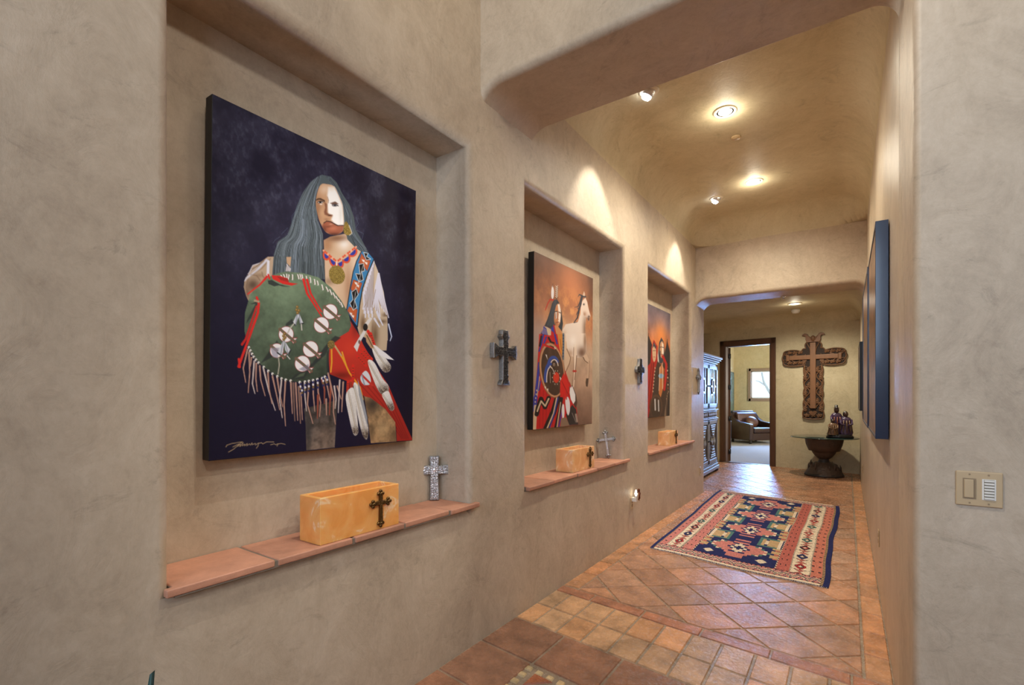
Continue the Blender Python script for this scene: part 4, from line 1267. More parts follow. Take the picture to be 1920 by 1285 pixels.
p.poly('W', [(112, 405), (150, 470), (146, 640), (110, 860), (85, 1060), (60, 1200), (-60, 1200), (-40, 760), (78, 640), (88, 480)], (168, 36, 32)); p.line('W', [(112, 640), (70, 1100)], 10, (112, 22, 22)); p.line('W', [(92, 640), (40, 1100)], 8, (120, 24, 24))
p.poly('W', [(98, 480), (116, 440), (134, 480), (136, 580), (118, 628), (100, 590)], (206, 172, 138), curve=True); p.poly('W', [(98, 490), (112, 430), (136, 470), (132, 500), (114, 470)], (60, 62, 72)); p.line('W', [(106, 515), (130, 515)], 5, (70, 50, 42)); p.line('W', [(110, 578), (126, 578)], 5, (150, 60, 50))
p.poly('W', [(165, 470), (150, 560), (158, 700), (180, 600)], (214, 206, 200))
p.poly('W', [(188, 382), (210, 420), (222, 500), (220, 600), (196, 640), (168, 640), (158, 540), (168, 430)], (58, 64, 74))
p.poly('W', [(178, 440), (198, 420), (212, 450), (214, 540), (196, 588), (178, 560), (172, 500)], (196, 146, 108), curve=True); p.poly('W', [(194, 430), (212, 450), (213, 540), (198, 580), (194, 520)], (236, 220, 204)); p.line('W', [(176, 480), (192, 476)], 6, (60, 42, 36)); p.line('W', [(198, 480), (212, 484)], 6, (60, 42, 36)); p.line('W', [(186, 552), (204, 552)], 6, (150, 50, 46)); p.line('W', [(180, 520), (178, 570)], 6, (60, 60, 70))
p.poly('W', [(150, 620), (190, 660), (240, 640), (262, 760), (272, 960), (250, 1190), (120, 1190), (104, 960), (116, 760)], (66, 50, 44))
p.poly('W', [(168, 690), (195, 650), (220, 700), (214, 880), (186, 990), (165, 950)], (196, 120, 66)); p.blob('W', (188, 770), 28, 24, (120, 160, 196), 1, hard=True); p.line('W', [(205, 570), (240, 650), (236, 780), (222, 910)], 24, (184, 34, 34)); p.line('W', [(200, 640), (205, 900)], 5, (226, 214, 200)); p.line('W', [(178, 680), (166, 920)], 5, (226, 214, 200))
for k in range(8): p.blob('W', (252 + k * 1.5, 680 + k * 36), 6, 9, (206, 186, 160) if k % 2 else (150, 60, 50), 1, hard=True); p.blob('W', (126 - k * 3, 690 + k * 34), 6, 9, (190, 170, 146), 1, hard=True)
for k in range(7): p.line('W', [(260 - k * 3, 930 + k * 14), (222 + k * 4, 1190)], 7, (170, 146, 118) if k % 2 else (70, 56, 50))
p.blob('W', (138, 1090), 66, 130, (90, 66, 52), 1, hard=True); p.blob('W', (138, 1096), 54, 112, (66, 52, 46), 1, hard=True); p.line('W', [(126, 1010), (130, 1120)], 14, (206, 204, 206)); p.line('W', [(162, 1020), (166, 1130)], 12, (200, 198, 202))

def canvas(painter, label, y0, y1, z0, z1, xt, xb, thick=0.05):
    """stretched canvas leaning slightly forward at the top, black wrapped sides"""
    W, Hh = y1 - y0, z1 - z0
    tilt = math.atan2(xt - xb, Hh)
    t = thing('canvas_painting', label, 'painting', (xb, (y0 + y1) / 2, z0), rot=(tilt, 0, R(90)))
    mb = MB(); mb.box(-W / 2, W / 2, 0.0006, thick, 0, Hh)
    mb.build('wrapped_canvas', M['black'], t, bevel=0.002)
    painter.object('painted_face', t, W - 0.004, Hh - 0.004, M['paint']).location = (0, 0, 0.002)
    return t
canvas(P1, 'large dark painting of a long-haired figure in buckskin holding a round green shield', 0.832, 1.846, 1.163, 2.502, -1.897, -1.925)
canvas(P2, 'brown painting of a figure in a red robe beside a rearing pale horse', 3.04, 4.05, 1.153, 2.475, -1.90, -1.91)
canvas(P3, 'farthest niche painting, two figures in red and dark wraps under an orange sky', 5.38, 6.40, 1.15, 2.482, -1.90, -1.91)
# ------------------------------------------------------------------ tiled ledges of the niches
M['ledge_tile'] = attr_mat('terracotta_ledge', rough=0.6, noise=0.16, scale=9, bump=0.25, bscale=40)
LZ, LT, LF = 0.808, 0.026, -1.70
def NICHE_OF(y0, y1):
    for n in NICHES:
        if y0 < (n[0] + n[1]) / 2 < y1:
            return n[0], n[1]
def ledge(n, y0, y1, joints, seed):
    rs = random.Random(seed)
    root = thing('tiled_ledge', n, 'ledge', (-1.84, (y0 + y1) / 2, LZ), 0, 'terracotta ledges of the niches')
    ox, oy = -1.84, (y0 + y1) / 2
    n0, n1 = NICHE_OF(y0, y1)
    mb = MB(); mb.box(NX - ox + 0.002, LF - ox - 0.006, n0 - oy + .002, n1 - oy - 0.002, NZ0 - LZ + .0005, -0.005)
    mb.build('mortar_bed', M['grout'], root)
    js = [y0] + joints + [y1]
    for a, b in zip(js[:-1], js[1:]):
        g = 0.006
        xi = NX + 0.003
        f = LF + rs.uniform(-0.004, 0.004)
        z = rs.uniform(-0.002, 0.001)
        ya, yb, ia, ib = a + g - oy, b - g - oy, max(a + g, n0 + .003) - oy, min(b - g, n1 - .003) - oy
        xw = XL + .001 - ox
        pl_ = [(f - ox, ya), (f - ox, yb)]
        if yb > ib + 1e-6: pl_ += [(xw, yb), (xw, ib)]
        pl_ += [(xi - ox, ib), (xi - ox, ia)]
        if ya < ia - 1e-6: pl_ += [(xw, ia), (xw, ya)]
        mb = MB(); mb.prism(pl_, -LT + z, z, 'Z')
        c = rs.uniform(0.9, 1.08)
        o = mb.build('ledge_tile', M['ledge_tile'], root, bevel=0.005, seg=2)
        col = [lin(v * c) for v in (192, 138, 112)] + [1]
        tint_faces(o, np.array([col] * len(o.data.polygons), dtype=np.float32))
    return root
NIN = 0.004
ledge('nearest terracotta ledge, under the dark painting with the green shield', 0.612, 2.15, [0.965, 1.30, 1.585, 1.90], 1)
ledge('middle terracotta ledge, under the painting with the pale horse', 2.655, 4.46, [2.99, 3.36, 3.72, 4.08], 2)
ledge('farthest terracotta ledge, under the painting of two wrapped figures', 5.03, 6.84, [5.38, 5.75, 6.10, 6.47], 3)

# ------------------------------------------------------------------ crosses
def cross_outline(w, h, t, bar, style):
    """outline of a cross standing on z = 0, centred on x = 0, bar = height of the arms"""
    a, b, hw = t / 2, t / 2, w / 2
    if style == 'block':
        return [(-a * 1.1, 0), (a * 1.1, 0), (a * .92, bar - b), (hw, bar - b * 1.1), (hw, bar + b * 1.1), (a, bar + b), (a * 1.15, h), (-a * 1.15, h), (-a, bar + b), (-hw, bar + b * 1.1), (-hw, bar - b * 1.1), (-a * .92, bar - b)]
    if style == 'flared':
        k = 1.7
        return [(-a * k, 0), (a * k, 0), (a * k * .9, h * .06), (a, h * .1), (a, bar - b), (hw * .7, bar - b), (hw, bar - b * k), (hw * 1.04, bar), (hw, bar + b * k), (hw * .7, bar + b), (a, bar + b), (a * 1.05, h * .82), (a * 1.7, h * .88), (a * 1.2, h * .92), (a * 1.1, h), (-a * 1.1, h), (-a * 1.2, h * .92), (-a * 1.7, h * .88), (-a * 1.05, h * .82), (-a, bar + b), (-hw * .7, bar + b), (-hw, bar + b * k), (-hw * 1.04, bar), (-hw, bar - b * k), (-hw * .7, bar - b), (-a, bar - b), (-a, h * .1), (-a * k * .9, h * .06)]
    if style == 'stepped':
        return [(-a * 1.2, 0), (0, -h * .02), (a * 1.2, 0), (a * 1.2, bar - b * 2.2), (a * 1.9, bar - b * 1.2), (hw, bar - b), (hw * 1.1, bar), (hw, bar + b), (a * 1.9, bar + b * 1.2), (a * 1.2, bar + b * 2.2), (a * 1.2, h * .97), (0, h), (-a * 1.2, h * .97), (-a * 1.2, bar + b * 2.2), (-a * 1.9, bar + b * 1.2), (-hw, bar + b), (-hw * 1.1, bar), (-hw, bar - b), (-a * 1.9, bar - b * 1.2), (-a * 1.2, bar - b * 2.2)]
    # budded: slim arms, the ends get trefoil knobs
    return [(-a, h * .06), (a, h * .06), (a * .8, bar - b), (hw * .85, bar - b * .8), (hw * .85, bar + b * .8), (a * .8, bar + b), (a, h * .92), (-a, h * .92), (-a * .8, bar + b), (-hw * .85, bar + b * .8), (-hw * .85, bar - b * .8), (-a * .8, bar - b)]

def relief(mb, w, h, t, bar, front, seed, rich=1.0):
    """scrolls, beads and small blossoms along the front face (facing -Y)"""
    rs = random.Random(seed)
    y = front
    st = t * .25
    r = t * .065
    def bit(cx, cz):
        """one small cast detail: a bead, a leaf or a short curl"""
        k = rs.random()
        a = rs.uniform(0, 2 * PI)
        if k < .40:
            mb.ball((cx, y, cz), t * rs.uniform(.09, .14), 8, 5, (1, .7, 1))
        elif k < .65:
            mb.ball((cx, y, cz), t * .12, 8, 5, (1.5, .6, .7) if rs.random() < .5 else (.7, .6, 1.5))
        else:
            pts = [(cx + t * .14 * math.cos(a + q * .55), y - r * .4, cz + t * .14 * math.sin(a + q * .55)) for q in range(8)]
            mb.tube(pts, r, 6, r * .7)
    for k in range(int(h * .94 / st)):
        for c in (-1.2, 0, 1.2):
            bit(c * st + rs.uniform(-.1, .1) * st, h * .03 + st * (k + .5))
    for s in (-1, 1):
        n = int((w / 2 - t * .55) / st)
        for k in range(n):
            for c in (-1.2, 0, 1.2):
                bit(s * (t * .6 + st * (k + .4)), bar + c * st + rs.uniform(-.1, .1) * st)
    mb.ball((0, y, bar), t * .26, 12, 7, (1, .5, 1))
    for k in range(8):
        a = k * PI / 4
        mb.ball((t * .34 * math.cos(a), y, bar + t * .34 * math.sin(a)), t * .12, 8, 5, (1, .7, 1))

def ornate_cross(label, loc, rot, w, h, t, bar, depth, style, mat, mat2, seed, group=None):
    """parts: body, relief (and buds on the budded kind); back face on y = 0, front at y = -depth"""
    root = thing('ornate_cross', label, 'cross', loc, rot=rot, group=group)
    cross_parts(root, w, h, t, bar, depth, style, mat, mat2, seed)
    return root

def cross_parts(root, w, h, t, bar, depth, style, mat, mat2, seed):
    mb = MB(); mb.prism(cross_outline(w, h, t, bar, style), -depth, 0, 'Y')
    mb.build('cross_body', mat, root, bevel=min(0.004, t * .12), seg=2)
    if style == 'budded':
        q = t * .55
        for (x, z, dx, dz) in ((0, h * .94, 0, 1), (0, h * .05, 0, -1), (-w * .43, bar, -1, 0), (w * .43, bar, 1, 0)):
            mb = MB()
            for (ox, oz) in ((dx, dz), (dz, dx), (-dz, -dx)):
                mb.ball((x + ox * q * 1.05, -depth * .5, z + oz * q * 1.05), q * .78, 10, 7, (1, .8, 1))
            mb.ball((x, -depth * .7, z), q * .7, 10, 7)
            mb.build('bud', mat, root)
    if style in ('flared', 'stepped'):
        pts = [(x * .90 if abs(x) > t else x * .74, h * .5 + (z - h * .5) * .965) for x, z in cross_outline(w, h, t * .92, bar, style)]
        mb = MB(); mb.prism(pts, -depth - .0012, -depth + .002, 'Y')
        mb.build('face_panel', M['pewter_dark'], root)
    mb = MB(); relief(mb, w * .9, h, t * .9, bar, -depth, seed)
    mb.build('relief', mat2, root)

W90 = (0, 0, R(90))
# on the ledges
ornate_cross('bright silver cross with scroll relief standing on the nearest ledge', (-1.945, 2.035, LZ), (R(-4), 0, R(48)), 0.165, 0.252, 0.050, 0.172, 0.018, 'block', M['pewter'], M['silver'], 3)
ornate_cross('slim silver cross leaning askew on the middle ledge behind an onyx planter', (-1.868, 4.325, LZ + 0.018), (R(-5), R(-8), R(24)), 0.16, 0.245, 0.026, 0.165, 0.012, 'budded', M['pewter'], M['silver'], 5)
# on the piers
ornate_cross('pewter crucifix hanging on the wall between the two nearest niches', (XL - 0.001, 2.395, 1.468), W90, 0.235, 0.335, 0.055, 0.205, 0.034, 'flared', M['pewter'], M['pewter_dark'], 7)
ornate_cross('small dark pewter cross hanging on the wall between the middle and farthest niches', (XL - 0.001, 4.755, 1.530), W90, 0.21, 0.255, 0.062, 0.14, 0.028, 'stepped', M['pewter'], M['pewter_dark'], 9)
ornate_cross('slender pewter cross hanging at the far end of the hall beside the arch', (XL - 0.001, 7.12, 1.445), W90, 0.22, 0.345, 0.034, 0.225, 0.026, 'budded', M['pewter'], M['pewter'], 13)

# ------------------------------------------------------------------ onyx planters with a bronze cross on the front
def onyx(name, tones):
    m, nt, b = new_mat(name)
    L = nt.links
    tc = nt.nodes.new('ShaderNodeTexCoord')
    n1 = nt.nodes.new('ShaderNodeTexNoise'); n1.inputs['Scale'].default_value = 7; n1.inputs['Detail'].default_value = 8; n1.inputs['Distortion'].default_value = 1.6
    L.new(tc.outputs['Object'], n1.inputs['Vector'])
    cr = nt.nodes.new('ShaderNodeValToRGB')
    e = cr.color_ramp.elements
    e[0].position, e[0].color = 0.36, tones[0]
    e[1].position, e[1].color = 0.60, tones[1]
    k = cr.color_ramp.elements.new(0.475); k.color = tones[2]
    k = cr.color_ramp.elements.new(0.645); k.color = tones[3]
    k = cr.color_ramp.elements.new(0.69); k.color = tones[4]
    L.new(n1.outputs['Fac'], cr.inputs['Fac'])
    L.new(cr.outputs['Color'], b.inputs['Base Color'])
    b.inputs['Roughness'].default_value = 0.32
    b.inputs['Subsurface Weight'].default_value = 0.45
    b.inputs['Subsurface Radius'].default_value = (0.05, 0.025, 0.01)
    b.inputs['Subsurface Scale'].default_value = 0.6
    return m
M['onyx'] = onyx('honey_onyx', [rgb(232, 160, 84), rgb(240, 180, 108), rgb(238, 170, 96), rgb(246, 212, 172), rgb(240, 182, 112)])
M['onyx_pale'] = onyx('pale_onyx', [rgb(228, 172, 116), rgb(240, 196, 144), rgb(234, 184, 130), rgb(248, 222, 190), rgb(240, 200, 152)])
M['soil'] = simple('dark_inside', rgb(120, 84, 50), 0.8, noise=0.2, scale=20)
def planter(label, x0, x1, y0, y1, h, cross_y, seed, stone='onyx'):
    ox, oy = (x0 + x1) / 2, (y0 + y1) / 2
    root = thing('onyx_planter', label, 'planter', (ox, oy, LZ), 0, 'onyx planters on the ledges')
    a, b = (x1 - x0) / 2, (y1 - y0) / 2
    t = 0.02
    bm = cells([-a, -a + t, a - t, a], [-b, -b + t, b - t, b], [0, 0.03, h], lambda i, j, k: not (i == 1 and j == 1 and k == 1))
    mb = MB(); mb.bm = bm
    mb.build('planter_box', M[stone], root, bevel=0.003, seg=2)
    cr = bpy.data.objects.new('cross_ornament', None); COL.objects.link(cr); cr.parent = root
    cr['label'] = 'dark bronze budded cross on the front'
    cr.location = (a + 0.001, cross_y - oy, 0.021); cr.rotation_euler = (0, 0, R(90))
    cross_parts(cr, 0.098, 0.148, 0.020, 0.098, 0.010, 'budded', M['bronze'], M['bronze'], seed)
planter('long honey-coloured onyx planter on the nearest ledge under the green-shield painting', -1.858, -1.716, 1.150, 1.560, 0.188, 1.448, 21)
planter('pale honey onyx planter on the middle ledge under the horse painting', -1.895, -1.745, 3.355, 3.745, 0.178, 3.655, 22, 'onyx_pale')
planter('pale onyx planter on the farthest ledge under the two wrapped figures', -1.885, -1.745, 5.84, 6.19, 0.168, 6.10, 23, 'onyx_pale')

# ------------------------------------------------------------------ electrical fittings
def outlet_plate(label, loc, rz, night=False):
    root = thing('outlet_plate', label, 'outlet', loc, rz)
    mb = MB(); mb.box(-0.036, 0.036, -0.006, 0, -0.058, 0.058); mb.build('plate', M['ivory_plastic'], root, bevel=0.003)
    for z in (-0.02, 0.02):
        mb = MB(); mb.prism(arc(0, z, 0.0165, 0, 360, 16)[:-1], -0.008, -0.005, 'Y'); mb.build('socket', M['ivory_dark'], root)
    return root
outlet_plate('ivory outlet low on the left wall holding the night light', (XL + 0.001, 4.56, 0.36), R(90))
outlet_plate('ivory outlet low on the left wall at the far arch', (XL + 0.001, 7.24, 0.335), R(90))
outlet_plate('outlet low on the right wall beside the rug', (XR - 0.001, 4.33, 0.393), R(-90))
outlet_plate('outlet low on the right wall near the glass table', (XR - 0.001, 8.6, 0.36), R(-90))
nl = thing('night_light', 'small lit night light with a copper leaf, plugged in low on the left wall', 'night light', (XL + 0.009, 4.56, 0.40), R(90))
mb = MB(); mb.box(-0.017, 0.017, -0.045, 0, -0.02, 0.02); mb.lathe([(0.013, 0.018), (0.013, 0.034), (0.009, 0.037)], 16, (0, -0.036, 0)); mb.build('plug_body', M['white_plastic'], nl, bevel=0.003)
M['bulb'] = emission('night_light_bulb', (1.0, 0.92, 0.72, 1), 9)
mb = MB(); mb.lathe([(0.006, 0.037), (0.0125, 0.05), (0.013, 0.06), (0.008, 0.082), (0.001, 0.096)], 16, (0, -0.036, 0)); mb.build('bulb', M['bulb'], nl)
M['copper'] = simple('oxidised_copper', rgb(120, 62, 34), 0.45, metal=0.7, noise=0.4, scale=60)
mb = MB()
for k in range(9):
    a = R(-60 + k * 24)
    c = (0.032 * math.cos(a) + 0.002, 0.045 + 0.045 * math.sin(a))
    q = [(c[0] + 0.016 * math.cos(a + d), c[1] + 0.016 * math.sin(a + d) * (1.3 if d == 0 else .8)) for d in (0, 1.4, PI, -1.4)]
    mb.prism(q, -0.062 - 0.004 * (k % 2), -0.058, 'Y')
mb.tube([(0, -0.06, 0.0), (0.012, -0.06, 0.03), (0.02, -0.06, 0.07)], 0.003, 6)
mb.build('leaf_shade', M['copper'], nl)

sw = thing('switch_plate', 'two-gang ivory switch plate with a keypad on the near right wall', 'switch', (0.357, 2.189, 1.096), 0)
mb = MB(); mb.box(-0.057, 0.057, -0.007, 0, -0.057, 0.057); mb.build('plate', M['ivory_plastic'], sw, bevel=0.004, seg=3)
mb = MB(); mb.box(-0.040, -0.007, -0.008, -0.006, -0.034, 0.034); mb.build('rocker_surround', M['ivory_dark'], sw)
mb = MB(); mb.box(-0.037, -0.013, -0.0115, -0.007, -0.030, 0.030); mb.build('rocker', M['ivory_plastic'], sw, bevel=0.002)
mb = MB(); mb.box(-0.0105, -0.008, -0.0095, -0.007, -0.030, 0.030); mb.build('dimmer_slot', M['ivory_dark'], sw)
mb = MB(); mb.box(0.007, 0.040, -0.0085, -0.006, -0.034, 0.034); mb.build('keypad', M['white_plastic'], sw)
M['key_shadow'] = simple('keypad_recess', rgb(126, 118, 98), 0.6)
mb = MB(); mb.box(0.0115, 0.036, -0.009, -0.008, -0.0325, 0.0325); mb.build('keypad_recess', M['key_shadow'], sw)
for k in range(7):
    z = 0.0282 - k * 0.0094
    mb = MB(); mb.box(0.012, 0.0355, -0.0125, -0.0085, z - 0.0031, z + 0.0031); mb.build('button', M['white_plastic'], sw, bevel=0.001)
for (x, z) in ((-0.023, 0.047), (0.023, 0.047), (-0.023, -0.047), (0.023, -0.047)):
    mb = MB(); mb.prism(arc(x, z, 0.0028, 0, 360, 10)[:-1], -0.0082, -0.006, 'Y'); mb.build('screw', M['ivory_dark'], sw)

sen = thing('motion_sensor', 'tiny white sensor high on the arch edge at the left', 'sensor', (-1.765, 7.4985, 2.47), R(180))
mb = MB(); mb.box(-0.022, 0.032, -0.03, 0, -0.035, 0.035); mb.build('sensor_body', M['white_plastic'], sen, bevel=0.006)
mb = MB(); mb.ball((0.0, -0.03, -0.008), 0.014, 10, 6); mb.build('lens', M['frame_black'], sen)

# ------------------------------------------------------------------ framed pictures on the right wall
def picture_mat(name, dark, light, seed):
    m, nt, b = new_mat(name)
    L = nt.links
    tc = nt.nodes.new('ShaderNodeTexCoord')
    mp = nt.nodes.new('ShaderNodeMapping'); mp.inputs['Location'].default_value = (seed, 0, seed * 2.0); mp.inputs['Scale'].default_value = (1, 1, 2.2)
    L.new(tc.outputs['Object'], mp.inputs[0])
    n1 = nt.nodes.new('ShaderNodeTexNoise'); n1.inputs['Scale'].default_value = 5; n1.inputs['Detail'].default_value = 9; n1.inputs['Distortion'].default_value = 1
    L.new(mp.outputs[0], n1.inputs['Vector'])
    cr = nt.nodes.new('ShaderNodeValToRGB')
    cr.color_ramp.elements[0].position, cr.color_ramp.elements[0].color = 0.35, dark
    cr.color_ramp.elements[1].position, cr.color_ramp.elements[1].color = 0.65, light
    L.new(n1.outputs['Fac'], cr.inputs['Fac']); L.new(cr.outputs['Color'], b.inputs['Base Color'])
    b.inputs['Roughness'].default_value = 0.3
    bp = nt.nodes.new('ShaderNodeBump'); bp.inputs['Strength'].default_value = 0.3; bp.inputs['Distance'].default_value = 0.004
    L.new(n1.outputs['Fac'], bp.inputs['Height']); L.new(bp.outputs[0], b.inputs['Normal'])
    return m
M['art_brown'] = picture_mat('brown_textured_art', rgb(74, 50, 36), rgb(142, 104, 78), 3)
M['art_dark'] = picture_mat('muted_art', rgb(90, 72, 58), rgb(150, 128, 104), 9)
M['art_teal'] = picture_mat('teal_art', rgb(46, 76, 74), rgb(112, 146, 136), 5)
def framed(label, y0, y1, z0, z1, depth, fw, mat, wall=XR, rz=-90, x=None, fm='frame_black'):
    W, Hh = y1 - y0, z1 - z0
    root = thing('framed_picture', label, 'picture', (wall if x is None else x, (y0 + y1) / 2, z0), R(rz))
    mb = MB()
    mb.box(-W / 2, -W / 2 + fw, -depth, -0.004, 0, Hh); mb.box(W / 2 - fw, W / 2, -depth, -0.004, 0, Hh)
    mb.box(-W / 2 + fw, W / 2 - fw, -depth, -0.004, 0, fw); mb.box(-W / 2 + fw, W / 2 - fw, -depth, -0.004, Hh - fw, Hh)
    mb.build('frame', M[fm], root, bevel=0.002)
    mb = MB(); mb.box(-W / 2 + fw, W / 2 - fw, -depth + 0.005, -0.006, fw, Hh - fw)
    mb.build('picture', mat, root)
    return root
framed('nearest deep black-framed brown picture on the right wall, window reflection painted blue on its frame', 3.322, 4.42, 1.168, 2.362, 0.062, 0.016, M['art_brown'], fm='frame_blue_sheen')
framed('second black-framed brown picture on the right wall, next to the nearest one, with the same painted blue reflection', 4.45, 5.75, 1.168, 2.362, 0.066, 0.016, M['art_brown'], fm='frame_blue_sheen')
framed('small thin black-framed picture far down the right wall above the glass table', 8.35, 9.3, 1.20, 2.17, 0.045, 0.014, M['art_dark'])
framed('teal picture on the office wall seen through the door', 16.0, 17.38, 0.86, 2.2, 0.03, 0.012, M['art_teal'], rz=90, x=-3.1)
# ------------------------------------------------------------------ rug: woven cell by cell
def make_rug():
    NU, NV = 150, 330
    NAVY, PINK, ROSE, CREAM, TAN, TEAL, RED, DARK = (40, 44, 88), (192, 122, 114), (176, 98, 88), (216, 200, 176), (186, 156, 116), (82, 118, 112), (160, 52, 52), (60, 44, 48)
    img = np.zeros((NV, NU, 3))
    rr = np.random.default_rng(4)
    def bar_motif(u, v, rep, cols):
        """little hexagon-and-hourglass motifs between slanting bars; u in 0..1 over the band, v in metres"""
        k = int(v / rep); f = v / rep - k
        c = cols[k % len(cols)]
        if f < .56:                                   # stepped hexagon
            y = abs(f / .56 - .5) * 2
            x = abs(u - .5) * 2
            d = max(x * .95, round(y * 5) / 5.0 * .55 + x * .8)
            if d < .16: return CREAM
            if d < .34: return DARK if c != DARK else RED
            if d < .58: return c
            if d < .64: return DARK
            return CREAM
        y = abs((f - .56) / .44 - .5) * 2             # hourglass of two rose triangles
        x = abs(u - .5) * 2
        if y > .9: return DARK if int(u * 20) % 2 else CREAM
        if x < y * .75 - .06: return ROSE if c != ROSE else PINK
        if x < y * .75 + .03: return DARK
        return CREAM
    cols = [TEAL, RED, NAVY, DARK, TEAL, ROSE]
    for j in range(NV):
        v = (j + .5) / NV
        ym = v * 3.2
        for i in range(NU):
            u = (i + .5) / NU
            ue, ve = min(u, 1 - u), min(v, 1 - v)
            if u < .018 or u > .972:
                c = NAVY
            elif u < .030 or u > .962:
                c = TAN if (j // 2) % 2 else DARK
            elif ve < .012:
                c = CREAM
            elif ve < .058:                               # woven floral end bands
                s = (i * 7 + j * 13) % 11
                w = math.sin(i * .55) * 2.2
                a = abs((ve - .035) * NV - w)
                c = DARK if a < 1.0 else (CREAM if s in (0, 3) or a < 2.0 else (PINK if s < 8 else NAVY))
                if ve < .017 or ve > .053: c = DARK if (i // 2) % 2 else ROSE
            elif u < .075 or u > .905:                    # outer pink bands
                c = PINK if u < .5 else (190, 116, 98)
                if (j // 3) % 5 == 0 and (i % 5) in (1, 2): c = DARK
            elif u < .082 or u > .897:
                c = DARK if (j // 2) % 2 else CREAM
            elif u < .170 or u > .805:                    # cream bands with motifs
                lo, hi = (.082, .170) if u < .5 else (.805, .897)
                c = bar_motif((u - lo) / (hi - lo), ym, .29, cols)
            elif u < .178 or u > .797:
                c = CREAM if (j // 2) % 2 else DARK
            elif u < .245 or u > .735:                    # inner rose bands
                c = PINK if u < .5 else ROSE
                if (j // 4) % 4 == 0 and (i % 4) < 1: c = DARK
            elif u < .252 or u > .728:
                c = CREAM if (j // 3) % 2 else DARK
            else:                                         # navy field with stepped medallions
                x = (u - .49) / .238
                fv = (ve - .062) if False else (v - .062)
                L = (1 - .124) / 4
                k = int(fv / L); f = fv / L - k
                y = f - .5
                sx = round(abs(x) * 12) / 12.0
                sy = round(abs(y) * 16) / 16.0
                c = NAVY
                d = sx * .62 + sy
                if d < .13: c = CREAM if d > .07 else NAVY
                elif d < .20: c = NAVY if sx > sy else CREAM
                elif sx < .22 and sy < .40:
                    c = PINK if int(sy * 16) % 2 == 0 or sx > .17 else NAVY
                elif d < .50 and sy < .22:
                    c = PINK if d < .44 else (TEAL if (int(sx * 12) % 2) else CREAM)
                elif d < .55 and sy < .22: c = NAVY
                elif sx > .36 and sy > .30 and sx < .96:     # tan trees between the medallions
                    t = (sx - .36) / .6
                    g = (sy - .30) / .2
                    c = TAN if (int(t * 9) % 3) else (NAVY if g < .6 else CREAM)
                    if t < .1 or g < .15: c = TEAL
                    if t > .82: c = ROSE if int(sy * 32) % 2 else CREAM
                elif sx > .82 and sy < .26:
                    c = TAN if int(sy * 32) % 3 else (ROSE if sx > .9 else NAVY)
                if k in (0, 3) and ((k == 0 and y < -.2) or (k == 3 and y > .2)):
                    e = abs(abs(x) - .66) * .9 + abs(abs(y) - .36) * 1.6
                    c = CREAM if e < .13 else NAVY
                    if sx < .22 and sy < .40: c = PINK if int(sy * 16) % 2 == 0 else NAVY
                    if .30 < sx * .62 + sy < .44 and sx < .5 and sy < .34: c = PINK
            n = 1 + rr.uniform(-.10, .10)
            img[j, i] = np.array(c) * n
    # slightly wandering edges, as the rug lies
    BLc, BRc, TRc, TLc = (-1.485, 4.392), (-0.118, 4.185), (-0.072, 7.40), (-1.560, 7.70)
    V, Fc = [], []
    for j in range(NV + 1):
        v = j / NV
        for i in range(NU + 1):
            u = i / NU
            x = (BLc[0] * (1 - u) + BRc[0] * u) * (1 - v) + (TLc[0] * (1 - u) + TRc[0] * u) * v
            y = (BLc[1] * (1 - u) + BRc[1] * u) * (1 - v) + (TLc[1] * (1 - u) + TRc[1] * u) * v
            x += (.014 * math.sin(v * 9 + 1) + .007 * math.sin(v * 23)) * (u - .4)
            y += .016 * math.sin(u * 8) * (1 - v) * (1 - v)
            V.append((x + .8, y - 5.9, 0.0135 + .0012 * math.sin(u * 30) * math.sin(v * 50)))
    n = NU + 1
    for j in range(NV):
        for i in range(NU):
            Fc.append((j * n + i, j * n + i + 1, (j + 1) * n + i + 1, (j + 1) * n + i))
    nf = len(Fc)
    base = len(V)
    rim = [i for i in range(n)] + [j * n + NU for j in range(1, NV + 1)] + [NV * n + i for i in range(NU - 1, -1, -1)] + [j * n for j in range(NV - 1, 0, -1)]
    for r in rim:
        V.append((V[r][0], V[r][1], 0.0072))
    m = len(rim)
    for k in range(m):
        a, b = rim[k], rim[(k + 1) % m]
        Fc.append((b, a, base + k, base + (k + 1) % m))
    me = bpy.data.meshes.new('rug'); me.from_pydata(V, [], Fc); me.update()
    o = bpy.data.objects.new('rug', me); COL.objects.link(o)
    o.location = (-.8, 5.9, 0)
    im = np.clip(img, 0, 255).reshape(-1, 3) / 255
    im = np.where(im <= .04045, im / 12.92, ((im + .055) / 1.055) ** 2.4)
    cc = np.ones((len(Fc), 4), dtype=np.float32); cc[:nf, :3] = im; cc[nf:, :3] = [lin(60), lin(52), lin(66)]
    M['wool'] = attr_mat('rug_wool', rough=.95, noise=.12, scale=60, bump=.5, bscale=420, spec=.1, bdist=.004)
    me.materials.append(M['wool'])
    tint_faces(o, cc)
    tag(o, 'navy and rose patterned woollen rug on the tiled hall floor', 'rug')
    # fringe along both short ends
    M['fringe'] = simple('pale_fringe', rgb(190, 184, 190), .9)
    for (a, b, sgn) in ((BLc, BRc, -1), (TLc, TRc, 1)):
        mb = MB()
        for k in range(230):
            u = (k + random.random()) / 230
            x = a[0] + (b[0] - a[0]) * u + .8; y = a[1] + (b[1] - a[1]) * u - 5.9
            if sgn < 0: y += .016 * math.sin(u * 8)
            dx = random.uniform(-.012, .012); l = random.uniform(.012, .022)
            mb.tube([(x, y, .012), (x + dx * .5, y + sgn * l * .5, .010), (x + dx, y + sgn * l, .0085)], .0016, 4)
        f = mb.build('fringe', M['fringe'], o)
        f['kind'] = 'stuff'
make_rug()

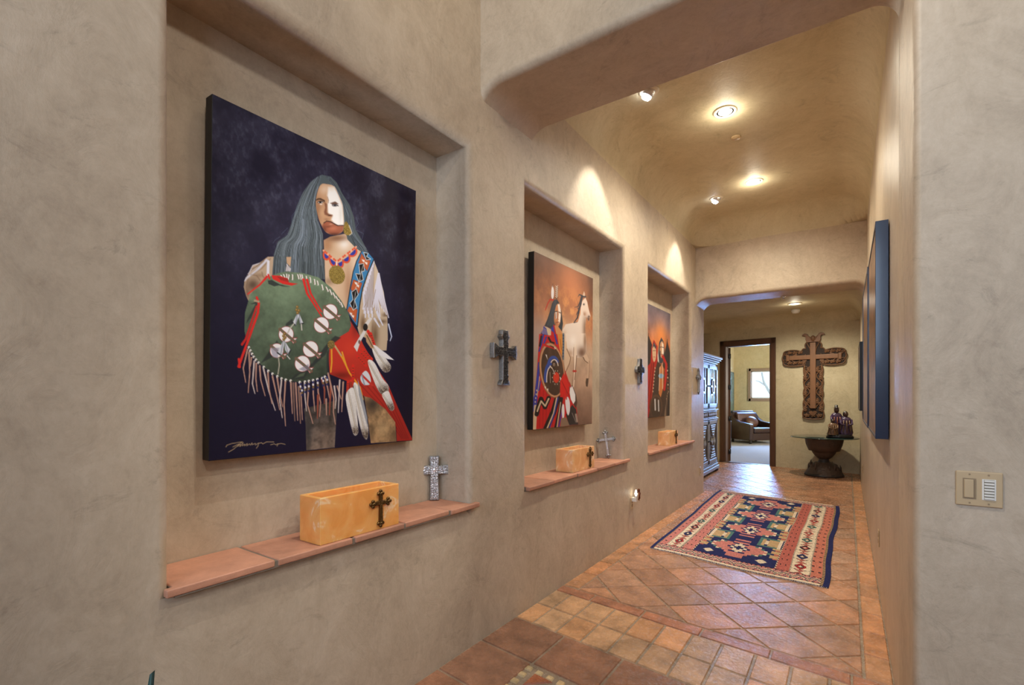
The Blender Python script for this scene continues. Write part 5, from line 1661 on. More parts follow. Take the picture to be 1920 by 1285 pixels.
# ------------------------------------------------------------------ carved cross on the far wall
M['carved'] = simple('carved_brown_wood', rgb(114, 78, 50), .5, noise=.35, scale=14, bump=.4, bscale=60)
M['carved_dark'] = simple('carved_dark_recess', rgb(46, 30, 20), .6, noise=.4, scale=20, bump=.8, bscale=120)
M['carved_light'] = simple('plain_cross_wood', rgb(132, 94, 66), .45, noise=.2, scale=5, stretch=(4, 4, 1))
p = far(0.665, 0.0, 0.965)
cc = thing('carved_cross', 'big carved brown wooden cross with vines and a crest hanging on the far wall', 'cross', tuple(p), FROT)
def scallop(pts, amp, n):
    """rounds a polyline outline with shallow lobes"""
    res = []
    m = len(pts)
    for i in range(m):
        a, b = Vector(pts[i]), Vector(pts[(i + 1) % m])
        l = (b - a).length
        k = max(1, round(l / n))
        d = (b - a).normalized(); nr = Vector((d.y, -d.x))
        for s in range(k * 6):
            t = s / (k * 6)
            ph = (t * k) % 1
            res.append(tuple(a + (b - a) * t + nr * (amp * math.sin(PI * ph) - amp * .4)))
    return res
H1, BZ, HWc, AW, SW = 1.50, 1.185, 0.52, 0.145, 0.165
core = [(-SW * 1.02, 0.02), (SW * 1.02, 0.02), (SW * .92, .40), (SW * .9, BZ - AW), (HWc - .04, BZ - AW * 1.02), (HWc, BZ - .05), (HWc, BZ + .07), (HWc - .05, BZ + AW), (.20, BZ + AW * .9), (.13, BZ + AW * 1.2), (.12, H1 - .03), (-.12, H1 - .03), (-.13, BZ + AW * 1.2), (-.20, BZ + AW * .9), (-HWc + .05, BZ + AW), (-HWc, BZ + .07), (-HWc, BZ - .05), (-HWc + .04, BZ - AW * 1.02), (-SW * .9, BZ - AW), (-SW * .92, .40)]
outl = scallop(core, .022, .23)
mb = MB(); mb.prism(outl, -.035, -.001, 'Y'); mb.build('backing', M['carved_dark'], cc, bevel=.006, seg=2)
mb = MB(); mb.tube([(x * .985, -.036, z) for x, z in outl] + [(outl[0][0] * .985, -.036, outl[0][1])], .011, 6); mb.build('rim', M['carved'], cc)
mb = MB()
for s in (-1, 1):                                         # undulating vines down the stem and along the arms
    pts = [(s * (.10 + .045 * math.sin(z * 2 * PI / .30)), -.042, z) for z in np.linspace(.22, 1.02, 50)]
    mb.tube(pts, .010, 6)
    pts = [(s * x, -.042, BZ + .085 * math.sin(x * 2 * PI / .46 + .8)) for x in np.linspace(.12, .49, 30)]
    mb.tube(pts, .010, 6)
    pts = [(s * (.075 + .03 * math.sin(z * 18)), -.042, z) for z in np.linspace(1.30, 1.48, 14)]
    mb.tube(pts, .010, 6)
    for (cx, cz, r) in ((.16, 1.07, .05), (.47, 1.25, .04), (.47, 1.12, .04), (.12, .98, .04)):
        mb.tube([(s * (cx + r * (1 - k / 16) * math.cos(k * .55)), -.044, cz + r * (1 - k / 16) * math.sin(k * .55)) for k in range(15)], .008, 6, .004)
mb.build('vine', M['carved'], cc)
rs = random.Random(3)
def grapes(cx, cz, n, sx, sz):
    mb = MB()
    for k in range(n):
        a = k * 2.4; r = math.sqrt(k / n)
        mb.ball((cx + sx * r * math.cos(a), -.038 - .006 * (1 - r), cz + sz * r * math.sin(a)), .0155, 8, 6)
    mb.build('grape_cluster', M['carved'], cc)
for s in (-1, 1):
    for z in np.arange(.20, 1.0, .15):
        grapes(s * (.13 if int(z / .15) % 2 else .07), z, 13, .032, .052)
    for x in (.22, .31, .40):
        grapes(s * x, BZ + .10, 9, .040, .026)
        grapes(s * x, BZ - .10, 9, .040, .026)
for x in (-.10, 0, .10):
    grapes(x, .075, 10, .045, .035)
for s in (-1, 1):
    for (x, z, a) in [(.12, .30 + .3 * k, .6) for k in range(3)] + [(.30, BZ + .03, 0), (.40, BZ - .04, .4), (.15, 1.12, .9)]:
        pts = [(x + .05 * math.cos(a + t) * (1 + .35 * math.cos(3 * t)) * .7, z + .05 * math.sin(a + t) * (1 + .35 * math.cos(3 * t))) for t in np.linspace(0, 2 * PI, 20)[:-1]]
        mb = MB(); mb.prism([(s * q[0], q[1]) for q in pts], -.046, -.034, 'Y')
        mb.build('leaf', M['carved'], cc, bevel=.004)
mb = MB()
mb.box(-.048, .048, -.066, -.03, .21, 1.46); mb.box(-.405, .405, -.064, -.03, BZ - .043, BZ + .043)
mb.build('plain_cross', M['carved_light'], cc, bevel=.008)
for s in (-1, 1):
    mb = MB(); mb.box(s * .43 - .025, s * .43 + .025, -.06, -.03, BZ - .06, BZ + .06)
    mb.build('arm_end', M['carved_light'], cc, bevel=.006)
mb = MB()
ht = [(.065 * (16 * math.sin(t) ** 3) / 16, .12 + .06 * (13 * math.cos(t) - 5 * math.cos(2 * t) - 2 * math.cos(3 * t) - math.cos(4 * t)) / 16) for t in np.linspace(0, 2 * PI, 30)[:-1]]
mb.prism(ht, -.062, -.03, 'Y'); mb.build('heart', M['carved'], cc, bevel=.01, seg=3)
mb = MB()                                                 # crest: a bud between two curling birds' heads
for s in (-1, 1):
    body = [(0.0, 1.47), (s * .105, 1.47), (s * .125, 1.52), (s * .122, 1.575), (s * .142, 1.600), (s * .188, 1.598), (s * .168, 1.632), (s * .132, 1.645), (s * .095, 1.63), (s * .075, 1.59), (s * .045, 1.572), (s * .0, 1.585)]
    mb.prism(body, -.055, -.004, 'Y')
    mb.tube([(s * (.02 + .018 * k), -.058, 1.50 + .035 * k - .002 * k * k) for k in range(5)], .012, 6, .006)
mb.build('crest', M['carved_light'], cc, bevel=.008)
mb = MB(); mb.ball((0, -.05, 1.54), .045, 14, 10, (.9, .7, 1.25)); mb.build('crest_bud', M['carved'], cc)

# ------------------------------------------------------------------ glass table with a sculpted urn base
TX, TY = -0.335, 10.19
gt = thing('glass_table', 'round glass-topped table on a dark sculpted urn base in the far corner', 'table', (TX, TY, ZT))
def thin_glass(name, tintc, gloss=.12):
    m = bpy.data.materials.new(name); m.use_nodes = True
    nt = m.node_tree
    for n in list(nt.nodes): nt.nodes.remove(n)
    out = nt.nodes.new('ShaderNodeOutputMaterial'); tr = nt.nodes.new('ShaderNodeBsdfTransparent'); gl = nt.nodes.new('ShaderNodeBsdfGlossy'); mx = nt.nodes.new('ShaderNodeMixShader'); fr = nt.nodes.new('ShaderNodeFresnel')
    tr.inputs[0].default_value = tintc; gl.inputs['Roughness'].default_value = .03; fr.inputs[0].default_value = 1.5
    nt.links.new(fr.outputs[0], mx.inputs[0]); nt.links.new(tr.outputs[0], mx.inputs[1]); nt.links.new(gl.outputs[0], mx.inputs[2]); nt.links.new(mx.outputs[0], out.inputs[0])
    return m
M['table_glass'] = thin_glass('table_glass', (.72, .82, .80, 1))
M['pane_glass'] = thin_glass('pane_glass', (.95, .97, .97, 1))
bpy.data.objects['window_pane'].data.materials[0] = M['pane_glass']
M['glass_edge'] = simple('green_glass_edge', rgb(40, 62, 58), .08, spec=.8)
M['urn'] = simple('dark_bronze_stone', rgb(74, 58, 48), .5, noise=.45, scale=9, bump=.6, bscale=30)
M['urn_dark'] = simple('dark_base_band', rgb(44, 38, 36), .5, noise=.3, scale=12)
TR_ = .515
mb = MB(); mb.lathe([(1e-6, .672), (TR_ - .004, .672)], 72); mb.lathe([(1e-6, .684), (TR_ - .004, .684)], 72)
mb.build('glass_top', M['table_glass'], gt)
mb = MB(); mb.lathe([(TR_ - .004, .671), (TR_, .673), (TR_, .683), (TR_ - .004, .685)], 72); mb.build('glass_edge', M['glass_edge'], gt)
mb = MB()
mb.lathe([(.001, .30), (.09, .30), (.13, .335), (.175, .40), (.185, .43), (.235, .44), (.275, .55), (.29, .64), (.295, .668), (.25, .67), (.001, .66)], 40, jitter=.012)
mb.build('bowl', M['urn'], gt)
mb = MB(); mb.lathe([(.12, .22), (.085, .25), (.075, .29), (.095, .31)], 28); mb.build('stem', M['urn_dark'], gt)
mb = MB(); mb.lathe([(.29, 0), (.295, .03), (.275, .06), (.255, .09), (.22, .15), (.14, .235), (.001, .25)], 40, jitter=.02); mb.build('foot', M['urn'], gt)
mb = MB(); mb.lathe([(.298, 0), (.302, .018), (.288, .045)], 40); mb.build('foot_band', M['urn_dark'], gt)
rs = random.Random(8)
for k in range(15):
    a = 2 * PI * k / 15 + rs.uniform(-.1, .1)
    r0 = .215 + rs.uniform(-.02, .03)
    hgt = rs.uniform(.10, .17)
    mb = MB(); mb.tube([(r0 * math.cos(a), r0 * math.sin(a), .09), (r0 * 1.02 * math.cos(a), r0 * 1.02 * math.sin(a), .09 + hgt * .7), (r0 * .98 * math.cos(a), r0 * .98 * math.sin(a), .09 + hgt)], .020, 7, .005)
    mb.build('spike', M['urn'], gt)

# figurine group on the table
fz = ZT + .686
fg = thing('figurine_group', 'dark glazed figurine of robed figures with a hat standing on the glass table', 'figurine', (-0.10, 10.02, fz), R(12))
fg.scale = (.98, 1, 1.03)
M['glaze_black'] = simple('black_glaze', rgb(26, 24, 26), .25, noise=.5, scale=20, bump=.6, bscale=40)
M['glaze_violet'] = simple('violet_glaze', rgb(72, 52, 84), .28, noise=.9, scale=40, bump=.5, bscale=70)
M['glaze_rust'] = simple('rust_glaze', rgb(120, 62, 38), .3, noise=.8, scale=30, bump=.4, bscale=70)
M['glaze_sand'] = simple('sand_glaze', rgb(126, 96, 70), .3, noise=.8, scale=50, bump=.5, bscale=80)
M['glaze_face'] = simple('brown_face_glaze', rgb(66, 42, 34), .35)
mb = MB(); mb.lathe([(.20, 0), (.205, .02), (.185, .045), (.17, .06), (.001, .065)], 26, jitter=.06); bs = mb.build('rock_base', M['glaze_black'], fg)
bs.scale = (1.0, .62, 1)
def robed(name, c, h, w, robe, hat, turn):
    mb = MB()
    n = 22
    prof = [(.50, .0), (.54, .08), (.46, .22), (.40, .38), (.42, .52), (.44, .62), (.34, .70), (.17, .745), (.12, .77)]
    V, Fc = [], []
    for (r, t) in prof:
        for i in range(n):
            a = 2 * PI * i / n
            fold = 1 + .07 * math.sin(a * 7 + t * 4) * (1 - t)
            V.append((c[0] + r * w * fold * math.cos(a), c[1] + r * w * .72 * fold * math.sin(a), c[2] + t * h))
    for k in range(len(prof) - 1):
        for i in range(n):
            j = (i + 1) % n
            Fc.append((k * n + i, k * n + j, (k + 1) * n + j, (k + 1) * n + i))
    mb.add(V, Fc, True)
    f = mb.build('figure', robe, fg)
    mb = MB(); mb.ball((c[0], c[1] - .01, c[2] + h * .835), h * .095, 14, 10, (.85, .9, 1.15)); mb.ball((c[0], c[1] - .01 - h * .09, c[2] + h * .825), h * .018, 6, 5)
    mb.build('head', M['glaze_face'], f)
    mb = MB()
    if hat:
        mb.lathe([(.20 * w * 1.3, h * .90), (.21 * w * 1.3, h * .905), (.105 * w * 1.3, h * .915), (.095 * w * 1.2, h * 1.0), (.001, h * 1.01)], 20, c)
        mb.build('hat', M['glaze_black'], f)
    else:
        mb.ball((c[0], c[1] + .012, c[2] + h * .85), h * .115, 14, 10, (.9, .8, 1.15)); mb.build('hair', M['glaze_black'], f)
    mb = MB()
    for s in (-1, 1):
        mb.tube([(c[0] + s * .40 * w, c[1] - .02, c[2] + h * .62), (c[0] + s * .42 * w, c[1] - .30 * w, c[2] + h * .45), (c[0] + s * .08 * w, c[1] - .42 * w, c[2] + h * .40)], .09 * w, 8, .06 * w)
    mb.build('sleeve', robe, f)
    mb = MB()
    for k in range(5):
        a = -2.6 + k * .52
        mb.tube([(c[0] + .42 * w * math.cos(a), c[1] + .31 * w * math.sin(a), c[2] + h * .60), (c[0] + .47 * w * math.cos(a), c[1] + .36 * w * math.sin(a), c[2] + h * .35), (c[0] + .55 * w * math.cos(a), c[1] + .41 * w * math.sin(a), c[2] + h * .1)], .05 * w, 6, .03 * w)
    mb.build('shawl', M['glaze_rust'] if hat else M['glaze_sand'], f)
robed('man', (-.045, .03, .055), .49, .20, M['glaze_violet'], True, 0)
robed('woman', (.085, -.005, .055), .40, .20, M['glaze_violet'], False, 0)
robed('child', (-.115, -.05, .05), .27, .16, M['glaze_sand'], False, 0)

# ------------------------------------------------------------------ tall cabinet in the vestibule
M['cab'] = simple('sheen_greyed_cabinet_wood', rgb(112, 106, 100), .38, noise=.35, scale=10, stretch=(6, 6, 1))  # dark wood lightened to grey to carry the window's sheen
M['cab_dark'] = simple('dark_cabinet_panel', rgb(58, 40, 32), .35, noise=.3, scale=8)
M['iron'] = simple('black_iron', rgb(34, 32, 32), .4, metal=.8)
CW, CD, CHh = 1.46, .50, 2.13
cab = thing('cabinet', 'tall carved dark wood cabinet, window sheen painted grey, with panelled doors behind the arch at the left', 'cabinet', (-2.035, 9.02, ZT), R(90))
mb = MB(); mb.box(-CW / 2, CW / 2, .01, CD, .10, 2.0); mb.build('carcass', M['cab'], cab, bevel=.004)
mb = MB()
for (e, z0, z1) in ((.02, 2.0, 2.03), (.045, 2.03, 2.06), (.075, 2.06, 2.09), (.095, 2.09, 2.13)): mb.box(-CW / 2 - e, CW / 2 + e, -e, CD, z0, z1)
mb.build('cornice', M['cab'], cab, bevel=.006)
mb = MB()
for (e, z0, z1) in ((.05, .05, .11), (.03, .11, .15), (.015, .15, .18)): mb.box(-CW / 2 - e, CW / 2 + e, -e, CD, z0, z1)
mb.build('plinth', M['cab'], cab, bevel=.006)
mb = MB()
for (z0, z1) in ((.98, 1.0), (1.14, 1.165)): mb.box(-CW / 2 - .035, CW / 2 + .035, -.035, .02, z0, z1)
mb.build('rail', M['cab'], cab, bevel=.005)
for x in (-.70, .70):
    for y in (.0, .46):
        mb = MB(); mb.lathe([(.03, 0), (.05, .02), (.045, .045), (.035, .06)], 14, (x, y, 0)); mb.build('foot', M['cab_dark'], cab)
def bars(mb, x0, x1, z0, z1, y0, y1):
    mb.box(min(x0, x1), max(x0, x1), y0, y1, min(z0, z1), max(z0, z1))
for s in (-1, 1):
    a, b = (.012, .70) if s > 0 else (-.70, -.012)
    # upper door with a lattice of mouldings
    mb = MB(); mb.box(a, b, -.012, .012, 1.19, 1.96); d = mb.build('upper_door', M['cab_dark'], cab)
    mb = MB()
    for (x0, x1) in ((a, a + .075), (b - .075, b)): bars(mb, x0, x1, 1.19, 1.96, -.03, -.011)
    bars(mb, a, b, 1.19, 1.27, -.03, -.011); bars(mb, a, b, 1.89, 1.96, -.03, -.011)
    cx = (a + b) / 2; cz = 1.58
    for dx in (-.155, 0, .155):
        bars(mb, cx + dx - .026, cx + dx + .026, 1.27, 1.42, -.020, -.011); bars(mb, cx + dx - .026, cx + dx + .026, 1.74, 1.89, -.020, -.011)
    for dx in (-.155, .155): bars(mb, cx + dx - .022, cx + dx + .022, 1.42, 1.74, -.020, -.011)
    for (x0, x1, z0, z1) in ((-.085, .085, .10, .14), (-.085, .085, -.14, -.10), (-.085, -.045, -.14, .14), (.045, .085, -.14, .14), (-.19, -.085, -.018, .018), (.085, .19, -.018, .018)): bars(mb, cx + x0, cx + x1, cz + z0, cz + z1, -.034, -.011)
    mb.build('moulding', M['cab'], d, bevel=.006)
    mb = MB(); mb.ball((b - .04 if s < 0 else a + .04, -.04, 1.58), .016, 10, 7); mb.build('knob', M['iron'], d)
    # drawer
    mb = MB(); mb.box(a, b, -.010, .012, 1.01, 1.13); d = mb.build('drawer', M['cab_dark'], cab)
    mb = MB(); n = 7
    for k in range(n):
        x = a + .03 + (b - a - .06) * (k + .5) / n
        mb.prism([(x - .038, 1.07), (x, 1.025), (x + .038, 1.07), (x, 1.115)], -.026, -.009, 'Y')
    bars(mb, a, b, 1.01, 1.022, -.022, -.009); bars(mb, a, b, 1.118, 1.13, -.022, -.009)
    mb.build('diamond_moulding', M['cab'], d, bevel=.005)
    # lower door with a geometric star of mouldings
    mb = MB(); mb.box(a, b, -.012, .012, .19, .97); d = mb.build('lower_door', M['cab_dark'], cab)
    mb = MB()
    for (x0, x1) in ((a, a + .06), (b - .06, b)): bars(mb, x0, x1, .19, .97, -.03, -.011)
    bars(mb, a, b, .19, .26, -.03, -.011); bars(mb, a, b, .90, .97, -.03, -.011)
    cz = .58
    for (hw_, z0, z1) in ((.20, .27, .30), (.165, .235, .265), (.13, .19, .225), (.09, .14, .18), (.055, .09, .13)):
        for q in (-1, 1): bars(mb, cx - hw_, cx + hw_, cz + q * z0, cz + q * z1, -.032, -.011)
    for q in (-1, 1):
        mb.prism([(cx + q * .03, cz), (cx + q * .10, cz - .07), (cx + q * .17, cz), (cx + q * .10, cz + .07)], -.036, -.011, 'Y')
    mb.prism([(cx - .03, cz), (cx, cz - .08), (cx + .03, cz), (cx, cz + .08)], -.036, -.011, 'Y')
    mb.build('moulding', M['cab'], d, bevel=.006)
    mb = MB(); mb.ball((b - .035 if s < 0 else a + .035, -.04, .60), .014, 10, 7); mb.build('knob', M['iron'], d)

# ------------------------------------------------------------------ office: armchair and console table
M['leather'] = simple('dark_brown_leather', rgb(50, 29, 21), .32, noise=.35, scale=6, bump=.25, bscale=60, coat=.15)
M['leather_mid'] = simple('worn_leather', rgb(88, 54, 38), .36, noise=.35, scale=7, bump=.25, bscale=60)
M['dark_leg'] = simple('black_brown_wood', rgb(30, 22, 20), .4)
CF = .006
ac = thing('armchair', 'dark brown leather armchair on the pale carpet in the office', 'armchair', (-2.34, 16.30, CF), R(50))
prof = [(-.42, .10), (.42, .10), (.47, .50), (.50, .88), (.43, .90), (.30, .74), (.10, .64), (-.30, .60), (-.40, .585), (-.43, .53)]
for s in (-1, 1):
    mb = MB(); x0, x1 = (s * .36, s * .50)
    mb.prism(prof, min(x0, x1), max(x0, x1), 'X')
    mb.build('arm', M['leather'], ac, bevel=.03, seg=4)
mb = MB(); mb.prism([(.22, .12), (.44, .12), (.56, .92), (.50, .96), (.42, .95), (.28, .50)], -.40, .40, 'X'); mb.build('backrest', M['leather'], ac, bevel=.04, seg=4)
mb = MB(); mb.prism([(.20, .46), (.30, .44), (.42, .90), (.36, .92), (.28, .86)], -.34, .34, 'X'); mb.build('back_cushion', M['leather_mid'], ac, bevel=.035, seg=4)
mb = MB(); mb.box(-.36, .36, -.44, .26, .31, .47); mb.build('seat_cushion', M['leather'], ac, bevel=.05, seg=4)
mb = MB(); mb.box(-.38, .38, -.41, .40, .10, .31); mb.build('seat_base', M['leather'], ac, bevel=.02, seg=3)
for (x, y) in ((-.43, -.37), (.43, -.37), (-.43, .37), (.43, .37)):
    mb = MB(); mb.prism([(x - .028, y - .028), (x + .028, y - .028), (x + .028, y + .028), (x - .028, y + .028)], 0, .11, 'Z'); mb.build('leg', M['dark_leg'], ac, bevel=.004)
pl = thing('cushion', 'small brown cushion resting on the office armchair', 'cushion', (-2.33, 16.30, .48), rot=(R(-24), 0, R(52)))
mb = MB(); mb.ball((0, 0, .17), .2, 20, 12, (1.1, .42, .85)); mb.build('cushion_cover', M['leather_mid'], pl)

ct = thing('console_table', 'black console table against the office wall, edge just visible through the door', 'table', (-2.83, 13.5, CF))
mb = MB(); mb.box(-.25, .25, -.75, .75, .70, .735); mb.build('table_top', M['dark_leg'], ct, bevel=.004)
mb = MB(); mb.box(-.22, .22, -.70, .70, .62, .70); mb.build('apron', M['dark_leg'], ct)
for (x, y) in ((-.22, -.71), (.22, -.71), (-.22, .71), (.22, .71)):
    mb = MB(); mb.prism([(x - .022, y - .022), (x + .022, y - .022), (x + .022, y + .022), (x - .022, y + .022)], 0, .70, 'Z'); mb.build('leg', M['dark_leg'], ct)

# tree outside the office window
M['bark'] = simple('grey_bark', rgb(116, 104, 96), .9, noise=.3, scale=20)
tr = thing('tree', 'bare leaning tree limb outside the office window', 'tree', (-1.6, 19.3, -.2))
mb = MB(); mb.tube([(0, 0, 0), (-.1, 0, .8), (-.45, 0, 1.45), (-.70, 0, 1.85), (-.84, 0, 2.15), (-.90, 0, 2.5), (-.80, 0, 3.0)], .075, 10, .022); mb.build('trunk', M['bark'], tr)
for pts in ([(-.76, 0, 1.98), (-.98, .02, 2.14), (-1.10, .02, 2.18)], [(-.45, 0, 1.45), (-.15, .05, 1.9), (.0, .05, 2.5)]):
    mb = MB(); mb.tube(pts, .035, 8, .010); mb.build('branch', M['bark'], tr)

# ------------------------------------------------------------------ ceiling fittings
M['trim_white'] = simple('white_lamp_trim', rgb(226, 214, 190), .35)
M['lens'] = emission('lamp_lens', (1.0, .93, .80, 1), 14)
M['spot_lens'] = emission('spot_lens', (.92, .96, 1.0, 1), 16)
def downlight(label, x, y, z, r=.085):
    root = thing('recessed_light', label, 'ceiling light', (x, y, z), 0, 'recessed downlights')
    mb = MB(); mb.lathe([(r * .78, -.006), (r * .86, -.012), (r * 1.04, -.009), (r * 1.12, 0.0), (r * 1.12, .004), (r * .80, .004), (r * .76, .004), (r * .78, -.006)], 40); mb.build('trim_ring', M['trim_white'], root)
    mb = MB(); mb.lathe([(r * .77, 0.002), (r * .6, -.008), (.001, -.012)], 32); mb.build('lens', M['lens'], root)
    return root
def spot(label, x, y, z, r=.05):
    root = thing('spot_light', label, 'ceiling light', (x, y, z), 0, 'adjustable ceiling spots')
    mb = MB(); mb.lathe([(r * 1.0, -.008), (r * 1.5, -.006), (r * 1.6, 0.004), (r * 1.0, .004), (r * 1.0, -.008)], 32); mb.build('trim_ring', M['trim_white'], root)
    mb = MB(); mb.ball((0, 0, .0), r, 20, 12); mb.build('eyeball', M['silver'], root)
    d = Vector((-.5, .05, -.86)).normalized()
    mb = MB(); mb.lathe([(r * .80, 0), (r * .78, .2 * r), (r * .55, .55 * r), (.001, .70 * r)], 24)
    o = mb.build('lens', M['spot_lens'], root)
    o.location = d * (r * .62)
    o.rotation_euler = d.to_track_quat('Z', 'Y').to_euler()
    return root
CZ = CEIL - .001
downlight('nearest large round ceiling downlight in the hall', -.826, 4.29, CZ + .003)
downlight('second large round ceiling downlight in the hall, farther in', -.834, 5.86, CZ + .003)
downlight('ceiling downlight in the far vestibule beyond the arch', -.74, 9.62, 2.998, .10)
spot('small bright ceiling spot beside the beam, aimed at the horse painting', -1.255, 3.67, CZ)
spot('small bright ceiling spot at the far end of the hall, aimed at the farthest niche', -1.27, 6.10, CZ)
sd = thing('ceiling_speaker', 'small round pale disc on the hall ceiling between the two downlights', 'speaker', (-.825, 4.76, CZ), 0)
mb = MB(); mb.lathe([(.04, 0.004), (.042, -.008), (.036, -.016), (.001, -.018)], 28); mb.build('cover', simple('beige_disc', rgb(206, 180, 140), .5), sd)
mb = MB(); mb.lathe([(.022, -.017), (.022, -.019), (.001, -.020)], 20); mb.build('grille', M['ivory_plastic'], sd)
sp = thing('sprinkler_head', 'tiny sprinkler under the arch in front of the vestibule light', 'sprinkler', (-.70, 7.42, AZ), 0)
mb = MB(); mb.lathe([(.03, 0), (.028, -.006), (.010, -.010), (.010, -.03), (.022, -.034), (.001, -.036)], 20); mb.build('sprinkler_body', M['silver'], sp)
s2 = thing('smoke_detector', 'small white detector on the vestibule ceiling near the far wall', 'detector', (-.78, 10.35, 2.985), 0)
mb = MB(); mb.lathe([(.07, .03), (.075, -.012), (.05, -.045), (.001, -.05)], 28); mb.build('detector_cover', M['white_plastic'], s2)

# ------------------------------------------------------------------ potted agave below the frame, one leaf tip shows
pa = thing('potted_agave', 'dark green agave leaf tip rising at the bottom edge near the left wall', 'plant', (-1.43, .40, ZT))
M['pot'] = simple('terracotta_pot', rgb(160, 96, 66), .8, noise=.2, scale=12)
M['agave'] = simple('agave_leaf', rgb(40, 74, 66), .5, noise=.25, scale=9)
mb = MB(); mb.lathe([(.11, 0), (.115, .02), (.15, .22), (.165, .22), (.165, .26), (.145, .26), (.14, .225), (.001, .22)], 32); mb.build('pot', M['pot'], pa)
mb = MB(); mb.lathe([(.139, .226), (.07, .236), (.001, .238)], 24); mb.build('soil', M['soil'], pa)
rs = random.Random(2)
for k in range(9):
    a = 2 * PI * k / 9 + .4
    l = rs.uniform(.26, .34); sp_ = rs.uniform(.45, .8)
    if k == 0: a, l, sp_ = 1.9, .48, .18
    V, Fc = [], []
    for j in range(9):
        t = j / 8
        w = .034 * (1 - t) ** .7 * (.6 + t * 1.2 if t < .4 else 1)
        rad = .02 + l * sp_ * t; z = .22 + l * t * (1.02 - .25 * sp_ * t)
        c, s = math.cos(a), math.sin(a)
        for (ox, oy) in ((-w, .006), (0, -.008), (w, .006), (0, .014 * (1 - t))):
            V.append((rad * c - ox * s + oy * c, rad * s + ox * c + oy * s, z + oy * .3))
    for j in range(8):
        for q in range(4):
            Fc.append((j * 4 + q, j * 4 + (q + 1) % 4, (j + 1) * 4 + (q + 1) % 4, (j + 1) * 4 + q))
    mb = MB(); mb.add(V, Fc, True); mb.build('leaf', M['agave'], pa)
# ------------------------------------------------------------------ light
def area_light(name, loc, target, sx, sy, power, col, spread=180):
    l = bpy.data.lights.new(name, 'AREA')
    l.shape = 'RECTANGLE'; l.size = sx; l.size_y = sy; l.energy = power; l.color = col
    l.spread = R(spread)
    o = bpy.data.objects.new(name, l); COL.objects.link(o)
    o.location = loc
    o.rotation_euler = (Vector(target) - Vector(loc)).to_track_quat('-Z', 'Y').to_euler()
    return o
def spot_lamp(name, loc, target, power, col, angle, blend=.5, r=.03):
    l = bpy.data.lights.new(name, 'SPOT')
    l.energy = power; l.color = col; l.spot_size = R(angle); l.spot_blend = blend; l.shadow_soft_size = r
    o = bpy.data.objects.new(name, l); COL.objects.link(o)
    o.location = loc
    o.rotation_euler = (Vector(target) - Vector(loc)).to_track_quat('-Z', 'Y').to_euler()
    return o
WARM, NEUT, DAY = (1.0, .91, .73), (1.0, .94, .84), (.58, .76, 1.0)
# daylight through the entry's tall windows, behind and to the right of the viewer
area_light('entry_window_light', (1.0, -3.6, 3.0), (-.4, 3, 2.3), 4.0, 1.9, 100, DAY, 150)
spot_lamp('entry_lamp_and_fill', (1.5, -.3, 4.1), (-1.73, 1.1, 2.35), 130, (1.0, .94, .88), 60, 1.0, .12)  # unseen soft lamp added so the left wall dims downwards
# ceiling lamps of the entry, some added as fill
spot_lamp('entry_lamp_and_fill', (1.9, .9, 4.1), (-1.9, 1.3, 2.3), 25, NEUT, 62, .6, .04)
spot_lamp('entry_lamp_and_fill', (-.75, 1.5, 4.15), (-1.8, 1.7, 2.9), 13, (1.0, .84, .60), 96, .7, .03)
spot_lamp('entry_lamp_and_fill', (-.3, .1, 4.15), (-1.1, 2.19, 3.5), 46, (1.0, .88, .68), 70, .8, .05)  # unseen lamp added to lighten the header face
spot_lamp('entry_lamp_and_fill', (-.95, 1.28, 4.15), (-1.93, 1.32, .80), 125, NEUT, 27, .45, .012)
spot_lamp('entry_lamp_and_fill', (.6, 1.75, 4.15), (-1.93, 1.30, 1.13), 112, NEUT, 29, .45, .012)
spot_lamp('entry_lamp_and_fill', (-1.0, .5, 4.15), (.6, 2.19, 1.95), 185, NEUT, 62, .7, .03)
spot_lamp('entry_lamp_and_fill', (.7, -.6, 4.15), (.5, .2, 0), 170, NEUT, 46, .8, .06)  # unseen lamp added so floor bounce lightens the beam's underside
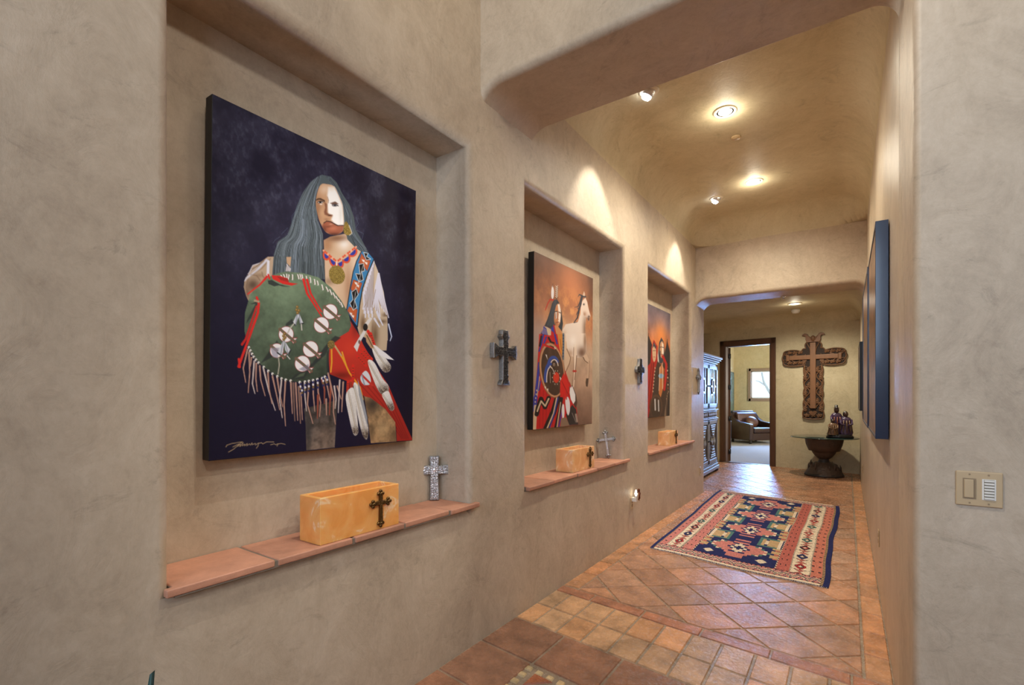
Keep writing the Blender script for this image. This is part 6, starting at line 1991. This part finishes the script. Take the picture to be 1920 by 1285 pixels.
# hall downlights and aimed spots
for (x, y) in ((-.826, 4.29), (-.834, 5.86)):
    spot_lamp('downlight_beam', (x, y, CEIL - .03), (x, y, 0), 168, WARM, 160, .9, .06)
    glow = bpy.data.lights.new('downlight_bulb', 'POINT'); glow.energy = 4; glow.color = WARM; glow.shadow_soft_size = .05
    go = bpy.data.objects.new('downlight_bulb', glow); COL.objects.link(go); go.location = (x, y, CEIL - .075)
spot_lamp('spot_beam', (-1.30, 3.68, CEIL - .08), (-1.85, 3.70, 2.0), 68, NEUT, 64, .5, .02)
spot_lamp('spot_beam', (-1.32, 6.11, CEIL - .08), (-1.85, 6.00, 2.0), 68, NEUT, 64, .5, .02)
spot_lamp('vestibule_beam', (-.74, 9.62, 2.95), (-.74, 9.62, 0), 155, WARM, 160, .9, .06)
glow = bpy.data.lights.new('vestibule_bulb', 'POINT'); glow.energy = 2.5; glow.color = WARM; glow.shadow_soft_size = .05
go = bpy.data.objects.new('vestibule_bulb', glow); COL.objects.link(go); go.location = (-.74, 9.62, 2.92)
# daylight through the office window, and a warm area light inside the office
area_light('office_window_light', (-2.2, 21.5, 2.6), (-1.7, 11, .8), 6.0, 4.5, 10500, (.25, .48, 1.0))
area_light('office_side_light', (1.5, 14.6, 1.7), (-2.5, 15, 1.2), 1.8, 1.4, 160, (1.0, .93, .82))  # warm area light standing before the windowless right wall
# sky outside
w = bpy.data.worlds.new('sky'); SC.world = w; w.use_nodes = True
nt = w.node_tree
bg = nt.nodes['Background']; bg.inputs[0].default_value = (.80, .90, 1.0, 1); bg.inputs[1].default_value = 1.7

# ------------------------------------------------------------------ camera
cam = bpy.data.cameras.new('camera'); co = bpy.data.objects.new('camera', cam); COL.objects.link(co)
co.location = (0, 0, 1.4)
co.rotation_euler = (R(90), 0, math.atan2(628, 910))
cam.sensor_width = 36; cam.lens = 36 * 910 / 1920
cam.shift_y = 101.5 / 1920
cam.clip_start = .02; cam.clip_end = 200
SC.camera = co
vs = SC.view_settings
SC.display_settings.display_device = 'sRGB'
vs.view_transform = 'Standard'; vs.look = 'None'; vs.gamma = 1; vs.exposure = 0.0
try: vs.use_curve_mapping = False
except Exception: pass
SC.cycles.max_bounces = 10
SC.cycles.diffuse_bounces = 6
SC.cycles.sample_clamp_indirect = 8
SC.cycles.use_denoising = True
